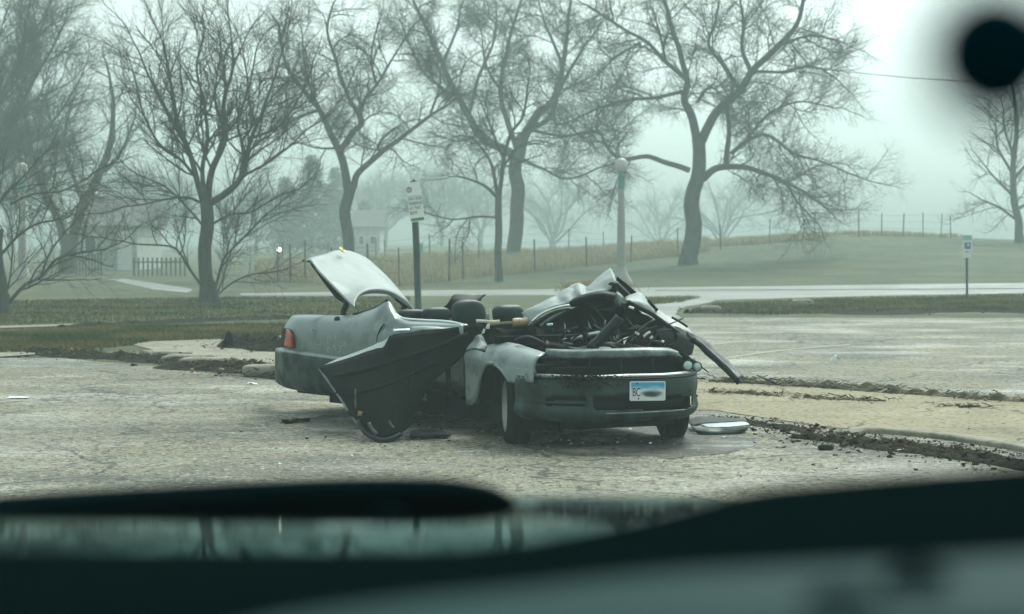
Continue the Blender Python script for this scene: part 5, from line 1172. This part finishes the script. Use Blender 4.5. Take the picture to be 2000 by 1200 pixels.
tag(GX([[(802, 845, 16.9), (825, 843, 16.95), (850, 843.5, 17), (876, 849, 16.85)], [(800, 855, 16.55), (825, 855, 16.55), (850, 854, 16.6), (881, 853, 16.65)]], 'trim_strip', M['black'], None, b, 4, 3, .02), 'flat black trim strip lying under the peeled door', 'car part')
b = gnd(575, 828); m_ = MB(); rr_ = random.Random(8)
for i in range(16):
    q = gnd(552 + i * 3.2, 828 - .15 * i + rr_.uniform(-1.2, 1.2)); m_.box((q[0], q[1], .016), (.05, .06, .02), rr_.uniform(0, 3), 0, .02)
tag(m_.build('rubber_strip', M['black'], b), 'ragged black rubber strip on the asphalt left of the peeled door', 'car part')
b = gnd(960, 819); m_ = MB()
for px, py, s_ in ((940, 820, .05), (957, 818, .09)): q = gnd(px, py); m_.box((q[0], q[1], .03), (s_, s_, .06), .4, 0, .02)
tag(m_.build('plastic_shard', M['lamp_glass'], b), 'pale green plastic shard on the ground behind the front wheel', 'car part')
# fragments of glass and plastic strewn round the wreck
m_ = MB(); rr_ = random.Random(5)
for i in range(170):
    a = rr_.uniform(0, 6.283); d = abs(rr_.gauss(0, 1.5)); q = (CB[0] + .3 + math.cos(a) * d * 1.2, CB[1] - 1.0 + math.sin(a) * d, .009); s_ = rr_.uniform(.008, .03)
    m_.box(q, (s_, s_ * .7, .008), rr_.uniform(0, 3), rr_.randrange(3), s_ * .3)
tag(m_.build('broken_glass', [M['lamp_glass'], M['black'], M['steel']], (0, 0, 0)), kind='stuff')

# ================================================================== the car the photograph is taken from
fb = (0, 1.5, 0)
fc = thing('foreground_car', 'dark glossy car bonnet and wing, out of focus along the foot of the picture', 'car', fb)
def FX(rows, name, m, n=5, mm=5, th=.01, parent=fc, offset=-1): return panel(name, [[at(*q) for q in r] for r in rows], m, fb, parent, n, mm, th, offset=offset)
bon = []
for Y_, z in ((2.30, 1.20), (2.27, 1.36), (2.22, 1.401), (2.15, 1.408), (1.95, 1.426), (1.7, 1.447), (1.45, 1.463), (1.2, 1.475), (1.0, 1.481)):
    bon.append([(x, Y_, z - .010 * (x / .8) ** 2) for x in (-.85, -.5, -.2, .1, .4, .62)])
panel('bonnet', bon, M['bonnet'], fb, fc, 6, 6, .006)
pts_ = [(-120, 1020), (0, 1002), (150, 986), (300, 974), (500, 964), (700, 958), (850, 957), (930, 962), (975, 971), (1004, 985)]
FX([[(x, y - h_, 2.06) for (x, y), h_ in zip(pts_, (30, 28, 22, 18, 19, 20, 18, 14, 8, 1))], [(x, y, 2.02) for x, y in pts_], [(x, y + h_, 2.05) for (x, y), h_ in zip(pts_, (42, 40, 38, 37, 37, 36, 33, 26, 14, 1))]], 'bonnet_deflector', M['rubber'], 4, 4, .003)
FX([[(-150, 1098, 1.2), (300, 1100, 1.2), (800, 1098, 1.2), (1000, 1086, 1.2), (1200, 1050, 1.2), (1350, 1014, 1.2), (1480, 980, 1.2), (1700, 958, 1.2), (2000, 934, 1.2), (2200, 918, 1.2)],
    [(-150, 1150, 1.08), (300, 1150, 1.08), (800, 1130, 1.08), (1000, 1115, 1.08), (1200, 1085, 1.08), (1350, 1048, 1.08), (1480, 1018, 1.08), (1700, 996, 1.08), (2000, 972, 1.08), (2200, 958, 1.08)],
    [(-150, 1200, 1.0), (300, 1200, 1.0), (800, 1165, 1.0), (1000, 1138, 1.0), (1200, 1112, 1.0), (1350, 1085, 1.0), (1480, 1060, 1.0), (1700, 1040, 1.0), (2000, 1015, 1.0), (2200, 1005, 1.0)],
    [(-150, 1330, .9), (300, 1320, .9), (560, 1270, .9), (900, 1215, .9), (1200, 1182, .9), (1350, 1166, .9), (1480, 1156, .9), (1700, 1142, .9), (2000, 1122, .9), (2200, 1106, .9)]], 'scuttle_cover', M['cowl'], 5, 5, .008)
FX([[(1740, 1048, .995), (1820, 1038, .995), (1920, 1030, .995), (2060, 1016, .995)], [(1760, 1058, .975), (1830, 1054, .97), (1920, 1048, .97), (2060, 1038, .97)]], 'scuttle_glint', M['glint'], 4, 3, .004)  # coloured strip standing in for a reflection on the scuttle cover
wing = FX([[(400, 1285, .86), (560, 1243, .86), (800, 1210, .86), (1000, 1190, .86), (1300, 1158, .86), (1600, 1141, .86), (1800, 1132, .86), (2100, 1113, .86)],
    [(400, 1323, .78), (560, 1285, .78), (800, 1252, .78), (1000, 1230, .78), (1300, 1199, .78), (1600, 1182, .78), (1800, 1175, .78), (2100, 1158, .78)],
    [(400, 1423, .66), (560, 1395, .66), (800, 1358, .66), (1000, 1340, .66), (1300, 1304, .66), (1600, 1287, .66), (1800, 1280, .66), (2100, 1273, .66)]], 'wing_panel', M['fgpaint'], 4, 4, .008)
def nozzle(px, py, Y_, rx, rz):
    c = at(px, py, Y_); blob('washer_nozzle', c, (rx, .012, rz), M['rubber'], fb, fc, None, 2.2, 10)
nozzle(1790, 1142, .76, .028, .016); nozzle(1645, 1182, .72, .030, .014)
nozzle(757, 1024, 1.88, .042, .042)
# round mirror on a stalk at the right
mc = at(1944, 106, .41); m_ = MB(); ax = vnorm((.05, -1, .02))
m_.lathe([(.001, -.008), (.009, -.007), (.0140, -.0045), (.0156, 0), (.0145, .004), (.001, .005)], mc, ax, (0, 0, 1), 32); mir = m_.build('round_mirror', M['disc'], fb, fc, True)
tube('mirror_stalk', [mc, vadd(mc, (.025, .01, .004)), vadd(mc, (.14, .06, -.04)), vadd(mc, (.24, .12, -.2)), (mc[0] + .28, .85, 1.5)], .005, M['rubber'], fb, mir, 8)
# body below the bonnet line
m_ = MB()
v = [(-.95, 2.24, .45), (.78, 2.24, .45), (.78, 2.24, 1.33), (-.95, 2.24, 1.33)]
def slab(name, P, m): panel(name, P, m, fb, fc, 3, 3, .02)
slab('front_fascia', [[(-.9, 2.28, 1.25), (-.1, 2.36, 1.25), (.68, 2.28, 1.25)], [(-.9, 2.34, .9), (-.1, 2.44, .9), (.68, 2.34, .9)], [(-.88, 2.28, .4), (-.1, 2.38, .4), (.66, 2.28, .4)]], M['fgpaint'])
slab('side_panel', [[(-.87, 2.26, 1.36), (-.87, 1.2, 1.43), (-.87, -1.5, 1.38)], [(-.93, 2.26, .9), (-.95, 1.2, .9), (-.95, -1.5, .9)], [(-.9, 2.2, .4), (-.9, 1.2, .35), (-.9, -1.5, .35)]], M['fgpaint'])
slab('side_panel', [[(.66, 2.26, 1.36), (.66, 1.2, 1.43), (.66, -1.5, 1.38)], [(.74, 2.26, .9), (.76, 1.2, .9), (.76, -1.5, .9)], [(.70, 2.2, .4), (.70, 1.2, .35), (.70, -1.5, .35)]], M['fgpaint'])
for x in (-.78, .6):
    for y in (1.55, -1.1):
        m_ = MB(); m_.lathe([(.2, .09), (.27, .11), (.33, .09), (.34, .05), (.34, -.05), (.33, -.09), (.27, -.11), (.2, -.09), (.001, -.02)], (x, y, .34), (1, 0, 0), (0, 0, 1), 24); m_.build('wheel', M['tyre'], fb, fc, True)

# ================================================================== fog
m = bpy.data.materials.new('fog'); m.use_nodes = True; t = m.node_tree; t.nodes.clear()
o_ = t.nodes.new('ShaderNodeOutputMaterial'); pv = t.nodes.new('ShaderNodeVolumePrincipled')
pv.inputs['Color'].default_value = (.80, .98, .95, 1); pv.inputs['Density'].default_value = .0028; pv.inputs['Anisotropy'].default_value = 0.0
t.links.new(pv.outputs[0], o_.inputs['Volume'])
m_ = MB(); m_.box((0, 170, 10.5), (720, 430, 29)); tag(m_.build('haze', m), kind='stuff')
